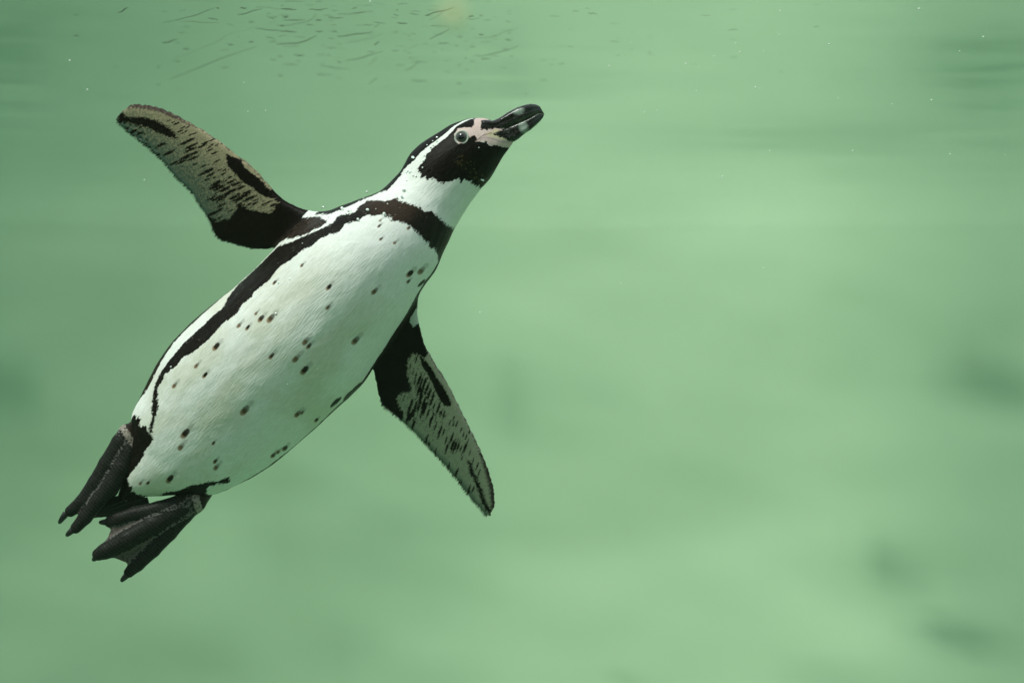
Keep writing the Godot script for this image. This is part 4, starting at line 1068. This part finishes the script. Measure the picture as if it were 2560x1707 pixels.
func build_floating_bits() -> void:
	var straw := plain_material("wet_straw", Color(0.05, 0.055, 0.042), 0.7, 0.3)
	var thin := plain_material("thin_wet_straw", Color(0.13, 0.18, 0.12), 0.7, 0.3)
	var level := WATER_LEVEL - 0.012
	for i in FLOATING_STEMS.size() / 6:
		var curve := Curve3D.new()
		for k in 3:
			curve.add_point(Vector3(FLOATING_STEMS[i * 6 + k * 2], 0, FLOATING_STEMS[i * 6 + k * 2 + 1]))
		var a := curve.get_point_position(0)
		var m := curve.get_point_position(1)
		var b := curve.get_point_position(2)
		var pts := []
		var rad := []
		var thick := rng.randf_range(0.0003, 0.00055)
		for k in 17:
			var s := k / 16.0
			pts.append(a.lerp(m, s).lerp(m.lerp(b, s), s) - m + Vector3(0, 0.0004 * sin(s * 9.0 + i), 0.002 * sin(s * 6.0 + i)))
			rad.append(thick * (0.35 + 0.65 * sin(PI * (0.12 + 0.85 * s))))
		var o := put("curved_straw", tube(pts, rad, 6), thin if i in [6, 7, 8, 12] else straw, self)
		o.position = Vector3(m.x, level, m.z)
		tag(o, "long bent dark straw floating at the water surface", "straw", "long straws floating at the surface")
		if STEM_LABELS.has(i):
			o.set_meta("label", STEM_LABELS[i])
	var places := []
	for i in FLOATING_FLECKS.size() / 4:
		places.append([Vector3(FLOATING_FLECKS[i * 4], level, FLOATING_FLECKS[i * 4 + 1]), Vector3(FLOATING_FLECKS[i * 4 + 2], level, FLOATING_FLECKS[i * 4 + 3])])
	for i in 95:
		var z := -rng.randf_range(0.18, 0.72) if i < 75 else -rng.randf_range(0.7, 1.2)
		var p := Vector3(rng.randfn(-0.12, 0.17), level, z)
		var turn := rng.randf_range(-0.7, 0.5)
		var long := rng.randf_range(0.003, 0.013)
		places.append([p, p + Vector3(long * cos(turn), 0, long * sin(turn) * 2.0)])
	for i in places.size():
		var a: Vector3 = places[i][0]
		var b: Vector3 = places[i][1]
		var side := Vector3(0, 0, 1).rotated(Vector3.UP, rng.randf_range(-0.3, 0.3))
		var pts := []
		var rad := []
		var thick := rng.randf_range(0.00022, 0.00045) if i < 40 else rng.randf_range(0.00012, 0.00026)
		for k in 7:
			var s := k / 6.0
			pts.append((b - a) * (s - 0.5) + side * rng.randf_range(-0.001, 0.001) + Vector3(0, rng.randf_range(-0.0005, 0.0005), 0))
			rad.append(thick * (0.25 + sin(PI * (0.05 + 0.9 * s))))
		var o := put("straw_fleck", tube(pts, rad, 6), straw if i < 40 or i % 3 == 0 else thin, self)
		o.position = (a + b) * 0.5
		var side_word := "left of the straw cluster, above the raised flipper" if o.position.x < -0.28 else "in the straw cluster above the shoulder" if o.position.x < -0.06 else "right of the straw cluster, beyond the leaf scrap" if o.position.x > 0.06 else "above the head, near the leaf scrap"
		tag(o, ("thin faint" if o.material_override == thin else "short dark") + " fleck of straw floating " + side_word, "straw fleck", "straw flecks " + side_word)
	# a pale yellow scrap of leaf drifting close to the window, far out of focus
	var leaf := SurfaceTool.new()
	leaf.begin(Mesh.PRIMITIVE_TRIANGLES)
	var v := PackedVector3Array()
	for r in 7:
		for k in 12:
			var a := TAU * k / 12.0
			var s := sin(PI * (r + 0.02) / 6.04)
			v.append(Vector3(cos(a) * s * 0.0026 * (1.0 + 0.15 * sin(a * 3.0)), sin(a) * s * 0.0029, -cos(PI * r / 6.0) * 0.0006 + 0.0004 * cos(a * 2.0) * s))
	var t := grid_triangles(7, 12, true)
	var scrap := put("leaf_scrap", arrays_mesh(v, smooth_normals(v, t), PackedColorArray(), t), plain_material("pale_leaf", Color(0.68, 0.66, 0.36), 0.6, 0.3), self)
	scrap.position = Vector3(-0.0163, EYE_LEVEL + 0.0905, 2.343 - 0.67)
	tag(scrap, "blurred pale yellow scrap of leaf drifting near the water surface", "leaf")


const STEM_LABELS = {
	0: "forked dark straw with a bent right end, lying above the gap between flipper and head",
	1: "level dark straw with a slight sag, just left of and above the forked straw",
	2: "dark straw rising in two steps to the right, above the shoulder of the penguin",
	3: "short hooked dark straw curled up at its right end",
	4: "curved dark straw floating alone, the rightmost of the bent straws",
	5: "curved dark straw running up to the top edge beside the blurred leaf scrap",
	6: "thin faint level straw at the upper left, under the slanted faint one",
	7: "thin faint slanted straw rising to the top edge at the upper left",
	8: "very long thin faint straw, lowest of those above the raised flipper",
	9: "bent dark straw reaching the top edge in the left half of the cluster",
	10: "nearly level dark straw with an upturned right end, amid the cluster",
	11: "slanted dark straw just below the blurred leaf scrap",
	12: "thin faint straw sagging to the right, lowest in the middle of the cluster",
	13: "thick level straw at the very top edge, in the middle of the cluster",
	14: "short bent dark straw above the outer half of the raised flipper",
	15: "dark straw at the top edge, farthest left of all the bent straws",
}


func build_specks() -> void:
	var pale := plain_material("pale_speck", Color(0.80, 0.88, 0.78), 0.5, 0.4)
	var mesh := ball(0.001, 10)
	for i in SPECKS.size() / 2:
		var z := rng.randf_range(-0.30, 0.25)
		var k := 1.0 - z / 2.343
		var o := put("drifting_speck", mesh, pale, self)
		o.position = Vector3(SPECKS[i * 2] * k, EYE_LEVEL + (SPECKS[i * 2 + 1] - EYE_LEVEL) * k, z)
		o.scale = Vector3(1.0, rng.randf_range(0.6, 1.0), 0.8) * rng.randf_range(0.45, 0.95)
		var zone := "above the raised flipper" if o.position.x < -0.1 else "in the upper right water" if o.position.y > 1.82 else "in the open water right of the penguin"
		tag(o, "tiny pale speck drifting " + zone, "speck", "specks " + zone)
